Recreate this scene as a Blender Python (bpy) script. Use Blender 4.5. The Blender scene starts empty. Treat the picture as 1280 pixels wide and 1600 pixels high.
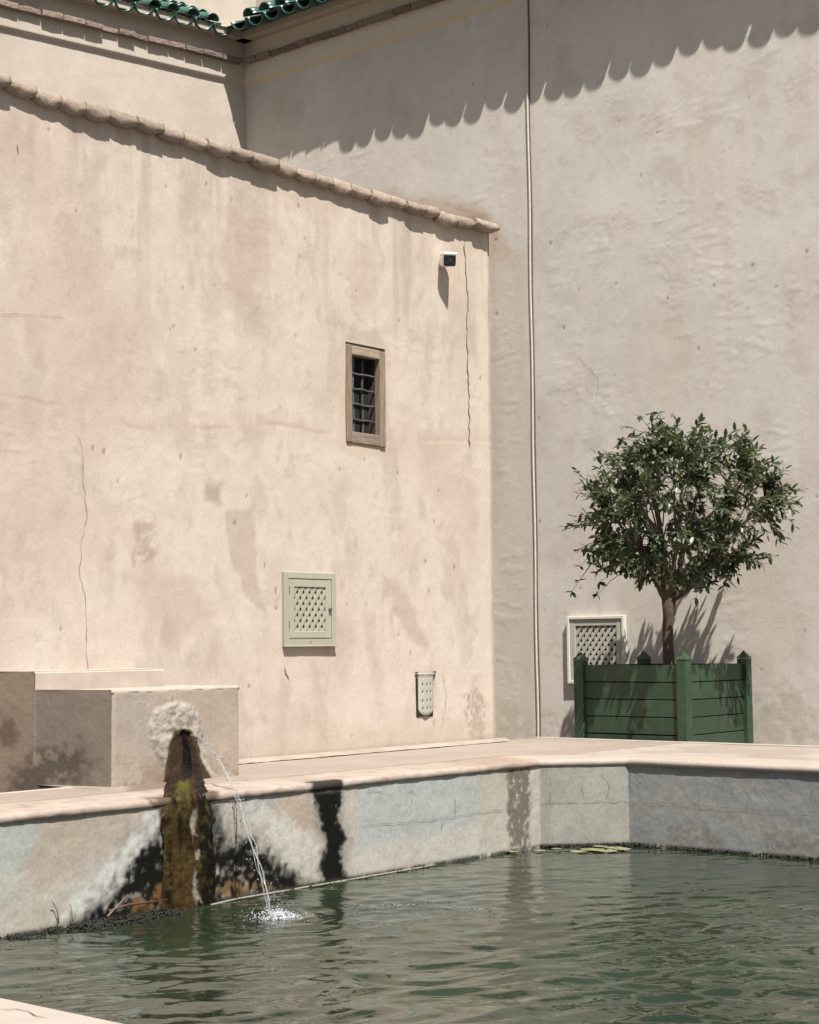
import bpy, bmesh, math, random
import numpy as np
from mathutils import Vector, Matrix, noise as mnoise
random.seed(7)
S = bpy.context.scene
COL = S.collection

# ------------------------------------------------------------------ camera
# world: x = outward from the left wall, y = along it (away from the viewer), z up; z 0 = top of the pool rim
FPX, HC = 2600.0, 0.81
TH = math.atan(208/2600); RO = 0.0102
_a = math.radians(40)
Nn = np.array([math.cos(_a), -math.sin(_a), 0]); Tt = np.array([math.sin(_a), math.cos(_a), 0]); Kk = np.array([0, 0, 1.])
def l3(v): return np.array([v@Nn, v@Tt, v@Kk])
_R0 = np.array([1, 0, 0.]); _U0 = np.array([0, -math.sin(TH), math.cos(TH)]); _FW = np.array([0, math.cos(TH), math.sin(TH)])
RT = l3(math.cos(RO)*_R0-math.sin(RO)*_U0); UP = l3(math.cos(RO)*_U0+math.sin(RO)*_R0); FW = l3(_FW)
CAM = np.array([8.55, 0, HC])
cd = bpy.data.cameras.new('camera'); cam = bpy.data.objects.new('camera', cd); COL.objects.link(cam)
cd.sensor_fit = 'HORIZONTAL'; cd.sensor_width = 36; cd.lens = 36*FPX/1280; cd.clip_end = 500; cd.clip_start = .05
cam.matrix_world = Matrix(((RT[0], UP[0], -FW[0], CAM[0]), (RT[1], UP[1], -FW[1], CAM[1]), (RT[2], UP[2], -FW[2], CAM[2]), (0, 0, 0, 1)))
S.camera = cam

# ------------------------------------------------------------------ daylight
TOSUN = Vector((1, -.58, 2)).normalized()
w = bpy.data.worlds.new('World'); S.world = w; w.use_nodes = True
nt = w.node_tree; bg = nt.nodes['Background']
sky = nt.nodes.new('ShaderNodeTexSky'); sky.sky_type = 'NISHITA'; sky.sun_disc = False
sky.sun_elevation = math.asin(TOSUN.z); sky.sun_rotation = math.atan2(TOSUN.x, TOSUN.y)
sky.dust_density = 3.0; sky.air_density = 1.0; sky.ozone_density = .6
nt.links.new(sky.outputs[0], bg.inputs[0]); bg.inputs[1].default_value = .05
sd = bpy.data.lights.new('sun', 'SUN'); sun = bpy.data.objects.new('sun', sd); COL.objects.link(sun)
sd.energy = 5.0; sd.angle = math.radians(.5); sd.color = (1, .965, .915)
sun.rotation_euler = TOSUN.to_track_quat('Z', 'Y').to_euler(); sun.location = (4, 4, 14)
S.view_settings.view_transform = 'Standard'; S.view_settings.look = 'None'; S.view_settings.gamma = 1
S.view_settings.use_curve_mapping = False; S.view_settings.exposure = 1.0
S.render.engine = 'CYCLES'

# ------------------------------------------------------------------ helpers
def ray(px, py): return FW+RT*(px-640)/FPX-UP*(py-800)/FPX
def at(px, py, ax, val):
    """where the sight line through a point of the photograph meets the plane ax = val"""
    d = ray(px, py); i = 'xyz'.index(ax); return CAM+d*((val-CAM[i])/d[i])
def tag(o, label=None, cat=None, group=None, kind=None):
    for k, v in (('label', label), ('category', cat), ('group', group), ('kind', kind)):
        if v: o[k] = v
    return o
def thing(name, label, cat, loc=(0, 0, 0), group=None):
    o = bpy.data.objects.new(name, None); COL.objects.link(o); o.location = loc; o.empty_display_size = .1
    return tag(o, label, cat, group)
def wloc(o):
    v = Vector((0, 0, 0))
    while o: v += o.location; o = o.parent
    return v
def mesh(name, V, F, smooth=False):
    me = bpy.data.meshes.new(name)
    V = np.asarray(V, dtype=np.float32).reshape(-1, 3)
    if isinstance(F, np.ndarray):
        k = F.shape[1]; me.vertices.add(len(V)); me.vertices.foreach_set('co', V.ravel())
        me.loops.add(F.size); me.loops.foreach_set('vertex_index', F.ravel().astype(np.int32))
        me.polygons.add(len(F)); me.polygons.foreach_set('loop_start', np.arange(0, F.size, k, dtype=np.int32))
        me.update(calc_edges=True)
    else:
        me.from_pydata(V.tolist(), [], F); me.update()
    if smooth: me.polygons.foreach_set('use_smooth', [True]*len(me.polygons)); me.update()
    return me
def obj(name, V, F, mat, parent=None, smooth=False, loc=None):
    """V in world coordinates"""
    base = Vector(loc) if loc is not None else (wloc(parent) if parent else Vector((0, 0, 0)))
    me = mesh(name, np.asarray(V, dtype=float).reshape(-1, 3)-np.array(base), F, smooth)
    if mat: me.materials.append(mat)
    o = bpy.data.objects.new(name, me); COL.objects.link(o)
    if parent: o.parent = parent; o.location = base-wloc(parent)
    else: o.location = base
    return o
class MB:
    def __init__(s): s.V = []; s.F = []
    def add(s, V, F):
        n = len(s.V); s.V += [tuple(v) for v in V]; s.F += [tuple(i+n for i in f) for f in F]; return s
    def vf(s): return s.V, s.F
def ibox(x0, x1, y0, y1, z0, z1, bev=0, M=None, seg=1):
    bm = bmesh.new(); bmesh.ops.create_cube(bm, size=1)
    for v in bm.verts: v.co = Vector(((x0+x1)/2+v.co.x*(x1-x0), (y0+y1)/2+v.co.y*(y1-y0), (z0+z1)/2+v.co.z*(z1-z0)))
    if bev: bmesh.ops.bevel(bm, geom=list(bm.edges), offset=bev, segments=seg, affect='EDGES', profile=.5)
    bm.verts.index_update()
    V = [v.co.copy() for v in bm.verts]; F = [tuple(v.index for v in f.verts) for f in bm.faces]; bm.free()
    if M: V = [Vector(M(*v)) for v in V]
    return V, F
def prism(poly, w0, w1, M):
    n = len(poly); V = [M(u, v, w0) for u, v in poly]+[M(u, v, w1) for u, v in poly]
    F = [tuple(range(n))[::-1], tuple(range(n, 2*n))]+[(i, (i+1) % n, n+(i+1) % n, n+i) for i in range(n)]
    return V, F
def tube(pts, rad, k=8, cap=True):
    pts = [Vector(p) for p in pts]; n = len(pts)
    if not hasattr(rad, '__len__'): rad = [rad]*n
    V = []; F = []; ref = Vector((.3, .2, 1)).normalized()
    for i, p in enumerate(pts):
        t = (pts[min(i+1, n-1)]-pts[max(i-1, 0)]).normalized()
        a = t.cross(ref)
        if a.length < .05: a = t.cross(Vector((1, 0, 0)))
        a.normalize(); b = t.cross(a)
        for j in range(k):
            q = 2*math.pi*j/k; V.append(p+(a*math.cos(q)+b*math.sin(q))*rad[i])
    for i in range(n-1):
        for j in range(k): F.append((i*k+j, i*k+(j+1) % k, (i+1)*k+(j+1) % k, (i+1)*k+j))
    if cap: F.append(tuple(range(k))[::-1]); F.append(tuple(range((n-1)*k, n*k)))
    return V, F
# value noise on numpy arrays
_rng = np.random.default_rng(3); _tab = _rng.random((256, 256))
def vn(u, v, su, sv=None, seed=0):
    sv = sv or su; a = u/su+seed*17.31; b = v/sv+seed*9.73
    i = np.floor(a).astype(int); j = np.floor(b).astype(int); f = a-i; g = b-j
    f = f*f*(3-2*f); g = g*g*(3-2*g); T = _tab
    return (T[i % 256, j % 256]*(1-f)+T[(i+1) % 256, j % 256]*f)*(1-g)+(T[i % 256, (j+1) % 256]*(1-f)+T[(i+1) % 256, (j+1) % 256]*f)*g
def fbm(u, v, s, sv=None, oct=4, seed=0):
    sv = sv or s; r = 0; t = 0; a = 1.
    for o in range(oct): r = r+a*vn(u, v, s, sv, seed+o*3); t += a; a *= .55; s /= 2.03; sv /= 2.03
    return r/t
def sst(x, a, b): t = np.clip((x-a)/(b-a), 0, 1); return t*t*(3-2*t)
def inpoly(U, V, poly):
    """signed distance, positive inside"""
    d = np.full(U.shape, 1e9); ins = np.zeros(U.shape, bool); n = len(poly)
    for i in range(n):
        x0, y0 = poly[i]; x1, y1 = poly[(i+1) % n]; ex, ey = x1-x0, y1-y0
        t = np.clip(((U-x0)*ex+(V-y0)*ey)/(ex*ex+ey*ey+1e-12), 0, 1)
        d = np.minimum(d, np.hypot(U-x0-t*ex, V-y0-t*ey))
        c = (y0 > V) != (y1 > V); xi = x0+(V-y0)*ex/(ey if abs(ey) > 1e-12 else 1e-12); ins ^= c & (U < xi)
    return np.where(ins, d, -d)
class Paint:
    """a dense grid of a real surface with its own colour and relief (stains, dirt, trowel marks)"""
    def __init__(s, u0, u1, v0, v1, step, base):
        s.nu = int(round((u1-u0)/step))+1; s.nv = int(round((v1-v0)/step))+1
        s.U, s.V = np.meshgrid(np.linspace(u0, u1, s.nu), np.linspace(v0, v1, s.nv), indexing='ij')
        s.C = np.ones(s.U.shape+(3,))*np.array(base); s.H = np.zeros(s.U.shape)
    def blend(s, m, c, k=1.):
        m = (np.clip(m, 0, 1)*k)[..., None]; s.C = s.C*(1-m)+np.array(c)*m
    def mul(s, f): s.C *= f[..., None]
    def poly(s, P, c, soft=.03, rag=.04, k=1., seed=0, scale=.08, bite=None):
        sdv = inpoly(s.U, s.V, P)+(fbm(s.U, s.V, scale, seed=seed, oct=4)-.5)*2*rag
        m = sst(sdv, -soft, soft)
        if bite: m = m*sst(fbm(s.U, s.V, bite[0], seed=seed+5, oct=4), bite[1], bite[2])
        s.blend(m, c, k); return m
    def build(s, name, pos, mat, parent=None, hole=None, smooth=True, gain=1.):
        s.C = s.C*gain
        W = pos(s.U, s.V, s.H); V = np.stack(W, -1).reshape(-1, 3)
        idx = np.arange(s.nu*s.nv).reshape(s.nu, s.nv)
        F = np.stack([idx[:-1, :-1], idx[1:, :-1], idx[1:, 1:], idx[:-1, 1:]], -1).reshape(-1, 4)
        if hole is not None:
            cu = (s.U[:-1, :-1]+s.U[1:, 1:])/2; cv = (s.V[:-1, :-1]+s.V[1:, 1:])/2
            F = F[~hole(cu, cv).ravel()]
        o = obj(name, V, F, mat, parent, smooth)
        at_ = o.data.color_attributes.new('Col', 'FLOAT_COLOR', 'POINT')
        rgba = np.ones((s.nu*s.nv, 4), dtype=np.float32); rgba[:, :3] = np.clip(s.C, .004, .95).reshape(-1, 3)
        at_.data.foreach_set('color', rgba.ravel()); return o

# ------------------------------------------------------------------ materials
def nmat(name):
    m = bpy.data.materials.new(name); m.use_nodes = True; t = m.node_tree; return m, t, t.nodes['Principled BSDF']
def lnk(t, a, b): t.links.new(a, b)
def tex(t, sc, det=6, rough=.6, vec=None, dist=0):
    n = t.nodes.new('ShaderNodeTexNoise'); n.inputs['Scale'].default_value = sc; n.inputs['Detail'].default_value = det
    n.inputs['Roughness'].default_value = rough; n.inputs['Distortion'].default_value = dist
    if vec: lnk(t, vec, n.inputs['Vector'])
    return n
def ramp(t, src, a, b, lo, hi):
    r = t.nodes.new('ShaderNodeMapRange'); lnk(t, src, r.inputs[0]); r.inputs[1].default_value = a; r.inputs[2].default_value = b
    r.inputs[3].default_value = lo; r.inputs[4].default_value = hi; return r.outputs[0]
def geo(t): n = t.nodes.new('ShaderNodeTexCoord'); return n.outputs['Object']
def mulc(t, ca, fac):
    n = t.nodes.new('ShaderNodeVectorMath'); n.operation = 'SCALE'; lnk(t, ca, n.inputs[0]); lnk(t, fac, n.inputs['Scale']); return n.outputs[0]
def bump(t, p, src, st, dist, prev=None):
    b = t.nodes.new('ShaderNodeBump'); b.inputs['Strength'].default_value = st; b.inputs['Distance'].default_value = dist
    lnk(t, src, b.inputs['Height'])
    if prev: lnk(t, prev, b.inputs['Normal'])
    lnk(t, b.outputs[0], p.inputs['Normal']); return b.outputs[0]
def plaster(name, rough=.9, b1=.25, grain=.06, spec=.25):
    m, t, p = nmat(name); v = geo(t)
    a = t.nodes.new('ShaderNodeAttribute'); a.attribute_name = 'Col'
    n1 = tex(t, 45, 5, .65, v); n2 = tex(t, 9, 6, .7, v, .6); n3 = tex(t, 140, 3, .6, v)
    f = ramp(t, n1.outputs[0], .3, .7, 1-grain, 1+grain); c = mulc(t, a.outputs['Color'], f)
    f2 = ramp(t, n2.outputs[0], .3, .7, 1-grain*.8, 1+grain*.8); c = mulc(t, c, f2); lnk(t, c, p.inputs['Base Color'])
    p.inputs['Roughness'].default_value = rough; p.inputs['Specular IOR Level'].default_value = spec
    q = bump(t, p, n2.outputs[0], b1, .01); q = bump(t, p, n1.outputs[0], b1, .004, q); bump(t, p, n3.outputs[0], b1, .0015, q)
    return m
def flat(name, col, rough=.6, var=.15, sc=20, b=.1, metal=0, spec=.3, bd=.003, stretch=None):
    m, t, p = nmat(name); v = geo(t)
    if stretch:
        mp = t.nodes.new('ShaderNodeMapping'); mp.inputs['Scale'].default_value = stretch; lnk(t, v, mp.inputs[0]); v = mp.outputs[0]
    n = tex(t, sc, 6, .65, v); rgb = t.nodes.new('ShaderNodeRGB'); rgb.outputs[0].default_value = (*col, 1)
    c = mulc(t, rgb.outputs[0], ramp(t, n.outputs[0], .3, .7, 1-var, 1+var))
    oi = t.nodes.new('ShaderNodeObjectInfo'); c = mulc(t, c, ramp(t, oi.outputs['Random'], 0, 1, 1-var*.7, 1+var*.7))
    lnk(t, c, p.inputs['Base Color']); p.inputs['Roughness'].default_value = rough; p.inputs['Metallic'].default_value = metal
    p.inputs['Specular IOR Level'].default_value = spec
    if b: bump(t, p, n.outputs[0], b, bd)
    return m
M_wall = plaster('wall_plaster', b1=.22)
M_back = plaster('back_wall_plaster', b1=.2)
M_pool = plaster('basin_plaster', .85, .3, .12, .06)
M_rim = plaster('rim_plaster', .75, .3, .08)
M_crust = plaster('crusted_stone', .85, .4, .09)
M_wet = plaster('wet_mineral_crust', .42, .7, .3, .07)
M_stone = flat('coping_stone', (.235, .186, .145), .9, .22, 22, .8, bd=.01)
M_brick = flat('weathered_brick', (.17, .13, .105), .9, .3, 30, .8, bd=.01)
M_crack = flat('crack_dark', (.13, .095, .07), .95, .2, 30, 0)
M_crack2 = flat('crack_grey', (.16, .15, .13), .95, .2, 30, 0)
M_gapdark = flat('dark_gap', (.02, .017, .014), .95, .2, 20, 0)
M_wood = flat('weathered_wood', (.19, .145, .105), .85, .35, 30, .6, bd=.004, stretch=(2, 2, .25))
M_woodv = flat('weathered_wood_rail', (.20, .155, .115), .85, .35, 30, .6, bd=.004, stretch=(2, .3, 2))
M_iron = flat('old_iron', (.075, .08, .078), .6, .25, 60, .3, metal=.3)
M_dark = flat('dark_interior', (.012, .011, .012), .9, .2, 5, 0)
M_sage = flat('sage_paint', (.285, .272, .215), .55, .06, 40, .08)
M_sage2 = flat('cream_paint', (.36, .35, .29), .55, .06, 40, .08)
M_white = flat('white_plastic', (.75, .76, .74), .35, .03, 10, 0, spec=.5)
M_black = flat('black_glass', (.012, .012, .014), .12, .1, 10, 0, spec=.6)
M_pipe = flat('painted_conduit', (.44, .39, .33), .7, .12, 25, .2)
M_cable = flat('brown_cable', (.10, .075, .06), .8, .2, 25, .1)
M_green = flat('green_paint', (.019, .043, .022), .42, .22, 16, .3, spec=.45)
M_soil = flat('soil', (.05, .035, .025), .95, .3, 30, .8)
M_bark = flat('bark', (.085, .06, .045), .9, .35, 60, .8, bd=.006)
M_twig = flat('twig_bark', (.095, .085, .05), .8, .25, 60, .2)
M_algae = flat('black_algae', (.018, .018, .013), .8, .4, 60, .6)
M_hose = flat('lime_crusted_pipe', (.20, .19, .16), .7, .2, 40, .3)
M_floor = flat('ground_earth', (.13, .105, .08), .95, .15, 3, .3)
def wornpaint(m):
    t = m.node_tree; p = t.nodes['Principled BSDF']; v = geo(t); old = p.inputs['Base Color'].links[0].from_socket
    n = tex(t, 7, 8, .75, v, .3); f = ramp(t, n.outputs[0], .52, .72, 0, .45); sx = t.nodes.new('ShaderNodeSeparateXYZ'); lnk(t, v, sx.inputs[0])
    low = ramp(t, sx.outputs[2], 0, .55, .5, 0); ad = t.nodes.new('ShaderNodeMath'); ad.operation = 'MULTIPLY_ADD'; lnk(t, low, ad.inputs[0]); lnk(t, n.outputs[0], ad.inputs[1]); lnk(t, f, ad.inputs[2]); ad.use_clamp = True
    mx = t.nodes.new('ShaderNodeMixRGB'); lnk(t, ad.outputs[0], mx.inputs[0]); lnk(t, old, mx.inputs[1]); mx.inputs[2].default_value = (.062, .072, .045, 1); lnk(t, mx.outputs[0], p.inputs['Base Color'])
    lnk(t, ramp(t, n.outputs[0], .3, .7, .35, .7), p.inputs['Roughness'])
wornpaint(M_green)
def leafmat(name, c1, c2, bright=1):
    m, t, p = nmat(name); oi = t.nodes.new('ShaderNodeAttribute'); oi.attribute_name = 'tone'
    oo = t.nodes.new('ShaderNodeObjectInfo'); ad = t.nodes.new('ShaderNodeMath'); ad.operation = 'ADD'
    lnk(t, oi.outputs['Fac'], ad.inputs[0]); lnk(t, oo.outputs['Random'], ad.inputs[1]); fr = t.nodes.new('ShaderNodeMath'); fr.operation = 'FRACT'; lnk(t, ad.outputs[0], fr.inputs[0])
    r = t.nodes.new('ShaderNodeValToRGB'); r.color_ramp.elements[0].color = (*c1, 1); r.color_ramp.elements[1].color = (*c2, 1)
    e = r.color_ramp.elements.new(.8); e.color = tuple((a+b)/2 for a, b in zip(c1, c2))+(1,)
    lnk(t, fr.outputs[0], r.inputs[0]); lnk(t, r.outputs[0], p.inputs['Base Color'])
    p.inputs['Roughness'].default_value = .44; p.inputs['Specular IOR Level'].default_value = .55
    tr = t.nodes.new('ShaderNodeBsdfTranslucent'); tr.inputs[0].default_value = (c2[0]*1.6, c2[1]*1.6, c2[2], 1)
    mx = t.nodes.new('ShaderNodeMixShader'); mx.inputs[0].default_value = .15; out = t.nodes['Material Output']
    lnk(t, p.outputs[0], mx.inputs[1]); lnk(t, tr.outputs[0], mx.inputs[2]); lnk(t, mx.outputs[0], out.inputs[0]); return m
M_leaf = leafmat('glossy_leaf', (.013, .023, .013), (.085, .112, .052))
def tilemat():
    m, t, p = nmat('green_glaze'); v = geo(t); n = tex(t, 14, 6, .7, v, .5)
    r = t.nodes.new('ShaderNodeValToRGB'); E = r.color_ramp.elements
    E[0].position = .3; E[0].color = (.008, .035, .028, 1); E[1].position = .75; E[1].color = (.09, .19, .15, 1); x = E.new(.55); x.color = (.018, .075, .058, 1)
    lnk(t, n.outputs[0], r.inputs[0]); lnk(t, r.outputs[0], p.inputs['Base Color']); p.inputs['Roughness'].default_value = .36
    bump(t, p, n.outputs[0], .3, .006); return m
M_tile = tilemat()
def watermat():
    m, t, p = nmat('pool_water'); v = geo(t); n = tex(t, .8, 4, .6, v, .5)
    r = t.nodes.new('ShaderNodeValToRGB'); E = r.color_ramp.elements
    E[0].position = .35; E[0].color = (.010, .016, .009, 1); E[1].position = .7; E[1].color = (.020, .029, .016, 1)
    lnk(t, n.outputs[0], r.inputs[0]); lnk(t, r.outputs[0], p.inputs['Base Color'])
    p.inputs['Roughness'].default_value = .03; p.inputs['IOR'].default_value = 1.5; p.inputs['Specular IOR Level'].default_value = .6
    mp = t.nodes.new('ShaderNodeMapping'); mp.inputs['Rotation'].default_value = (0, 0, math.radians(-40)); mp.inputs['Scale'].default_value = (.6, 1.5, 1); lnk(t, v, mp.inputs[0])
    w1 = tex(t, 3.2, 3, .5, mp.outputs[0], .8); w2 = tex(t, 14, 3, .5, mp.outputs[0], .4)
    q = bump(t, p, w1.outputs[0], .28, .03); bump(t, p, w2.outputs[0], .10, .006, q); return m
M_water = watermat()
def clearmat(name, tint=(.95, .98, 1), rough=.05, white=.15):
    m, t, p = nmat(name); p.inputs['Base Color'].default_value = (*tint, 1); p.inputs['Transmission Weight'].default_value = 1
    p.inputs['Roughness'].default_value = rough; p.inputs['IOR'].default_value = 1.33
    d = t.nodes.new('ShaderNodeBsdfDiffuse'); d.inputs[0].default_value = (.8, .83, .85, 1); mx = t.nodes.new('ShaderNodeMixShader'); mx.inputs[0].default_value = white
    lnk(t, p.outputs[0], mx.inputs[1]); lnk(t, d.outputs[0], mx.inputs[2]); lnk(t, mx.outputs[0], t.nodes['Material Output'].inputs[0]); return m
M_jet = clearmat('falling_water', white=.08)
M_bub = clearmat('bubble', white=.03)
M_foam = clearmat('white_foam', white=.45)

# ------------------------------------------------------------------ SETTING: ground, water
LX, RY, EX0, EY0 = 1.66, 10.06, 10.2, 2.43      # pool faces: left x, far y, right x, near y
WZ, GZ = -.61, -.35
YB = 13.2
def slab(name, x0, x1, y0, y1, z0, z1, mat): 
    o = obj(name, *ibox(x0, x1, y0, y1, z0, z1), mat); tag(o, kind='structure'); return o
gm = MB()
for x0, x1, y0, y1 in ((-40, .7, -40, 40), (10.3, 40, -40, 40), (.7, 10.3, -40, 2.3), (.7, 10.3, 11.8, 40)):
    gm.add([(x0, y0, GZ), (x1, y0, GZ), (x1, y1, GZ), (x0, y1, GZ)], [(0, 1, 2, 3)])
tag(obj('ground', *gm.vf(), M_floor), kind='structure')
# the water sheet: real ripples
nu, nv = 640, 570
X, Y = np.meshgrid(np.linspace(LX-.02, EX0+.02, nu), np.linspace(EY0-.02, RY+.02, nv), indexing='ij')
SPL = at(425, 1432, 'z', WZ)
def waves(X, Y):
    r = np.hypot(X-SPL[0], Y-SPL[1])
    H = .0045*np.sin(r*2*math.pi/.17)*np.exp(-r*1.3)+.004*np.sin(r*2*math.pi/.42+1)*np.exp(-r*.45)
    a = X*.766+Y*.643; b = -X*.643+Y*.766                         # across / along the view
    wx = fbm(a, b, .9, seed=4)*1.4
    k = .35+.65*sst(-b, -6.5, 1.0); rg = at(1130, 1500, 'z', WZ); k = k*(1+1.6*np.exp(-((X-rg[0])**2+(Y-rg[1])**2)/3.2))
    H += k*.0085*(fbm(a+wx*.3, b+wx*.5, .42, .13, 5, 8)-.5)*2
    H += k*.0035*np.sin((b*1.0+a*.18+wx*.35)*2*math.pi/.31)+k*.002*np.sin((b*.9-a*.3+wx*.3)*2*math.pi/.14)
    return H
V = np.stack([X, Y, WZ+waves(X, Y)], -1).reshape(-1, 3); idx = np.arange(nu*nv).reshape(nu, nv)
tag(obj('water', V, np.stack([idx[:-1, :-1], idx[1:, :-1], idx[1:, 1:], idx[:-1, 1:]], -1).reshape(-1, 4), M_water, smooth=True), kind='structure')

# ------------------------------------------------------------------ cracks: thin jagged ribbons lying on a surface
def crackribbon(pts, normal, wid=.004, jag=.012, seed=0, proud=.0015):
    rnd = random.Random(seed); P = [Vector(p) for p in pts]; Q = [P[0]]; n = Vector(normal)
    for a, b in zip(P[:-1], P[1:]):
        L = (b-a).length; k = max(2, int(L/.035)); side = (b-a).cross(n).normalized()
        for i in range(1, k+1): Q.append(a.lerp(b, i/k)+side*rnd.uniform(-jag, jag)*(0 if i == k else 1))
    V = []; F = []
    for i, q in enumerate(Q):
        t = (Q[min(i+1, len(Q)-1)]-Q[max(i-1, 0)]).normalized(); s = t.cross(n).normalized()
        e = wid/2*rnd.uniform(.4, 1.3)*(1 if 0 < i < len(Q)-1 else .2); V += [q+s*e+n*proud, q-s*e+n*proud]
    for i in range(len(Q)-1): F.append((2*i, 2*i+1, 2*i+3, 2*i+2))
    return V, F
def px_crack(pxs, ax, val, n, mat, parent, wid=.004, jag=.012, seed=0, proud=.003):
    return obj('crack', *crackribbon([at(x, y, ax, val) for x, y in pxs], n, wid, jag, seed, proud), mat, parent)

# ------------------------------------------------------------------ LEFT WALL
yz = lambda pts: [(lambda p: (p[1], p[2]))(at(x, y, 'x', 0)) for x, y in pts]
LW = thing('courtyard_wall', 'tall sunlit beige plaster wall on the left with a small barred window and stone coping', 'wall', (0, 11.31, 0))
P = Paint(2.0, 11.31, -.4, 4.345, .014, (.465, .402, .342))
U, Vv = P.U, P.V
m = fbm(U, Vv, 1.3, 1.6, 5, 1); P.blend(sst(m, .45, .7), (.415, .33, .275), .9)
m = fbm(U, Vv, .8, 1.0, 5, 11); P.blend(sst(m, .5, .72), (.478, .43, .375), .8)
m = fbm(U, Vv, .22, .5, 5, 21); P.blend(sst(m, .55, .75), (.335, .275, .23), .45)
m = fbm(U, Vv, .12, .2, 4, 31); P.blend(sst(m, .62, .8), (.31, .25, .21), .38)
strk = fbm(U, Vv, .16, 1.9, 4, 41); P.blend(sst(strk, .5, .7)*sst(Vv, 2.0, 4.3), (.34, .285, .225), .6)
def wob(pts, c, soft=.05, rag=.08, k=.5, seed=0, scale=.15, bite=None): P.poly(yz(pts), c, soft, rag, k, seed, scale, bite)
wob([(20, 380), (130, 400), (230, 500), (230, 640), (120, 650), (60, 560), (0, 500)], (.42, .32, .275), .25, .2, .7, 2)
wob([(50, 160), (80, 160), (120, 300), (110, 430), (60, 440), (40, 300)], (.44, .35, .27), .12, .1, .4, 3)
wob([(350, 330), (420, 350), (400, 480), (425, 535), (385, 520), (370, 450)], (.33, .26, .205), .06, .10, .6, 4, .12)
wob([(330, 320), (440, 340), (430, 440), (350, 430)], (.45, .355, .29), .2, .15, .35, 5)
wob([(205, 805), (238, 800), (240, 880), (210, 885)], (.31, .22, .185), .04, .06, .8, 6, .1, (.06, .3, .6))
wob([(352, 800), (395, 790), (400, 900), (420, 965), (385, 930), (358, 880)], (.345, .28, .24), .02, .05, .7, 7)
wob([(320, 755), (345, 755), (345, 785), (322, 785)], (.28, .215, .175), .03, .04, .7, 8, .06)
wob([(195, 890), (290, 900), (330, 960), (270, 1010), (220, 960)], (.37, .285, .24), .08, .1, .6, 9)
wob([(600, 900), (640, 930), (668, 1010), (640, 1000), (612, 950)], (.33, .27, .22), .04, .06, .65, 10)
wob([(560, 380), (585, 380), (580, 470), (545, 520), (550, 440)], (.42, .34, .265), .06, .06, .5, 12)
wob([(430, 240), (520, 280), (500, 340), (440, 310)], (.42, .335, .26), .08, .08, .5, 13)
wob([(640, 330), (762, 385), (764, 470), (700, 460), (660, 400)], (.46, .385, .31), .1, .08, .6, 14)
wob([(740, 400), (763, 400), (776, 1150), (752, 1150), (745, 700)], (.50, .435, .36), .06, .04, .65, 15)
wob([(724, 1085), (745, 1074), (760, 1100), (757, 1160), (737, 1160), (726, 1120)], (.25, .205, .165), .015, .025, .7, 16, .05, (.03, .35, .6))
wob([(380, 1195), (777, 1160), (777, 1125), (600, 1150), (380, 1165)], (.42, .35, .265), .06, .05, .55, 17, .1, (.1, .35, .65))
wob([(100, 990), (140, 1000), (150, 1040), (90, 1040)], (.42, .35, .29), .08, .06, .4, 18)
wob([(640, 690), (720, 680), (745, 780), (700, 800), (650, 750)], (.44, .355, .285), .08, .08, .55, 19)
for i, q in enumerate(([(0, 618), (60, 628), (150, 648), (200, 668), (250, 676), (420, 662), (600, 690), (740, 690)],)):
    ql = yz(q); d = np.interp(U, [a for a, b in ql], [b for a, b in ql]); dd = np.abs(Vv-d-(fbm(U, Vv, .3, seed=50)-.5)*.08)
    P.blend((1-sst(dd, .0, .03))*sst(fbm(U, Vv, .25, seed=51), .45, .7)*(U < 9.3), (.33, .25, .185), .6)
    P.blend((1-sst(dd, .0, .14)), (.41, .33, .265), .35); P.H -= .0015*(1-sst(dd, 0, .02))*sst(fbm(U, Vv, .25, seed=51), .4, .6)
e1 = fbm(U+fbm(U, Vv, .5, seed=55)*.5, Vv, .35, .6, 4, 56); P.blend((1-sst(np.abs(e1-.52), .004, .02))*sst(fbm(U, Vv, .5, seed=57), .5, .65), (.33, .275, .225), .45)
P.blend(sst(e1, .52, .56)*sst(fbm(U, Vv, .5, seed=57), .5, .62), (.40, .335, .275), .4)
e2 = fbm(U, Vv, .05, .08, 4, 58); P.blend(sst(e2, .6, .78), (.35, .29, .235), .18)
# spots and small chips
rs = np.random.default_rng(5)
for k in range(60):
    a, b, r = rs.uniform(5.5, 11.2), rs.uniform(.1, 4.2), rs.uniform(.006, .014)
    e = np.hypot(U-a, (Vv-b)*rs.uniform(.4, .9)); P.blend(1-sst(e, r*.5, r*1.3), (.16, .115, .085), .7); P.H -= .006*(1-sst(e, 0, r*1.3))
# patches round the window
wob([(533, 525), (606, 540), (610, 560), (604, 712), (560, 715), (530, 700)], (.43, .345, .27), .03, .03, .7, 23)
wob([(545, 512), (590, 518), (606, 545), (540, 532)], (.36, .305, .25), .02, .03, .6, 24)
# runs that start under the coping
rn_ = fbm(U, Vv*0+1, .09, seed=66, oct=4); ln = .25+1.5*fbm(U, Vv*0+3, .14, seed=67, oct=3); P.blend(sst(rn_, .5, .7)*(1-sst(4.3-Vv, .05, ln)), (.30, .25, .20), .32)
# grime along the foot
P.blend((1-sst(Vv+.3*(fbm(U, Vv, .2, seed=68)-.5), .05, .35)), (.36, .30, .235), .45)
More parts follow.
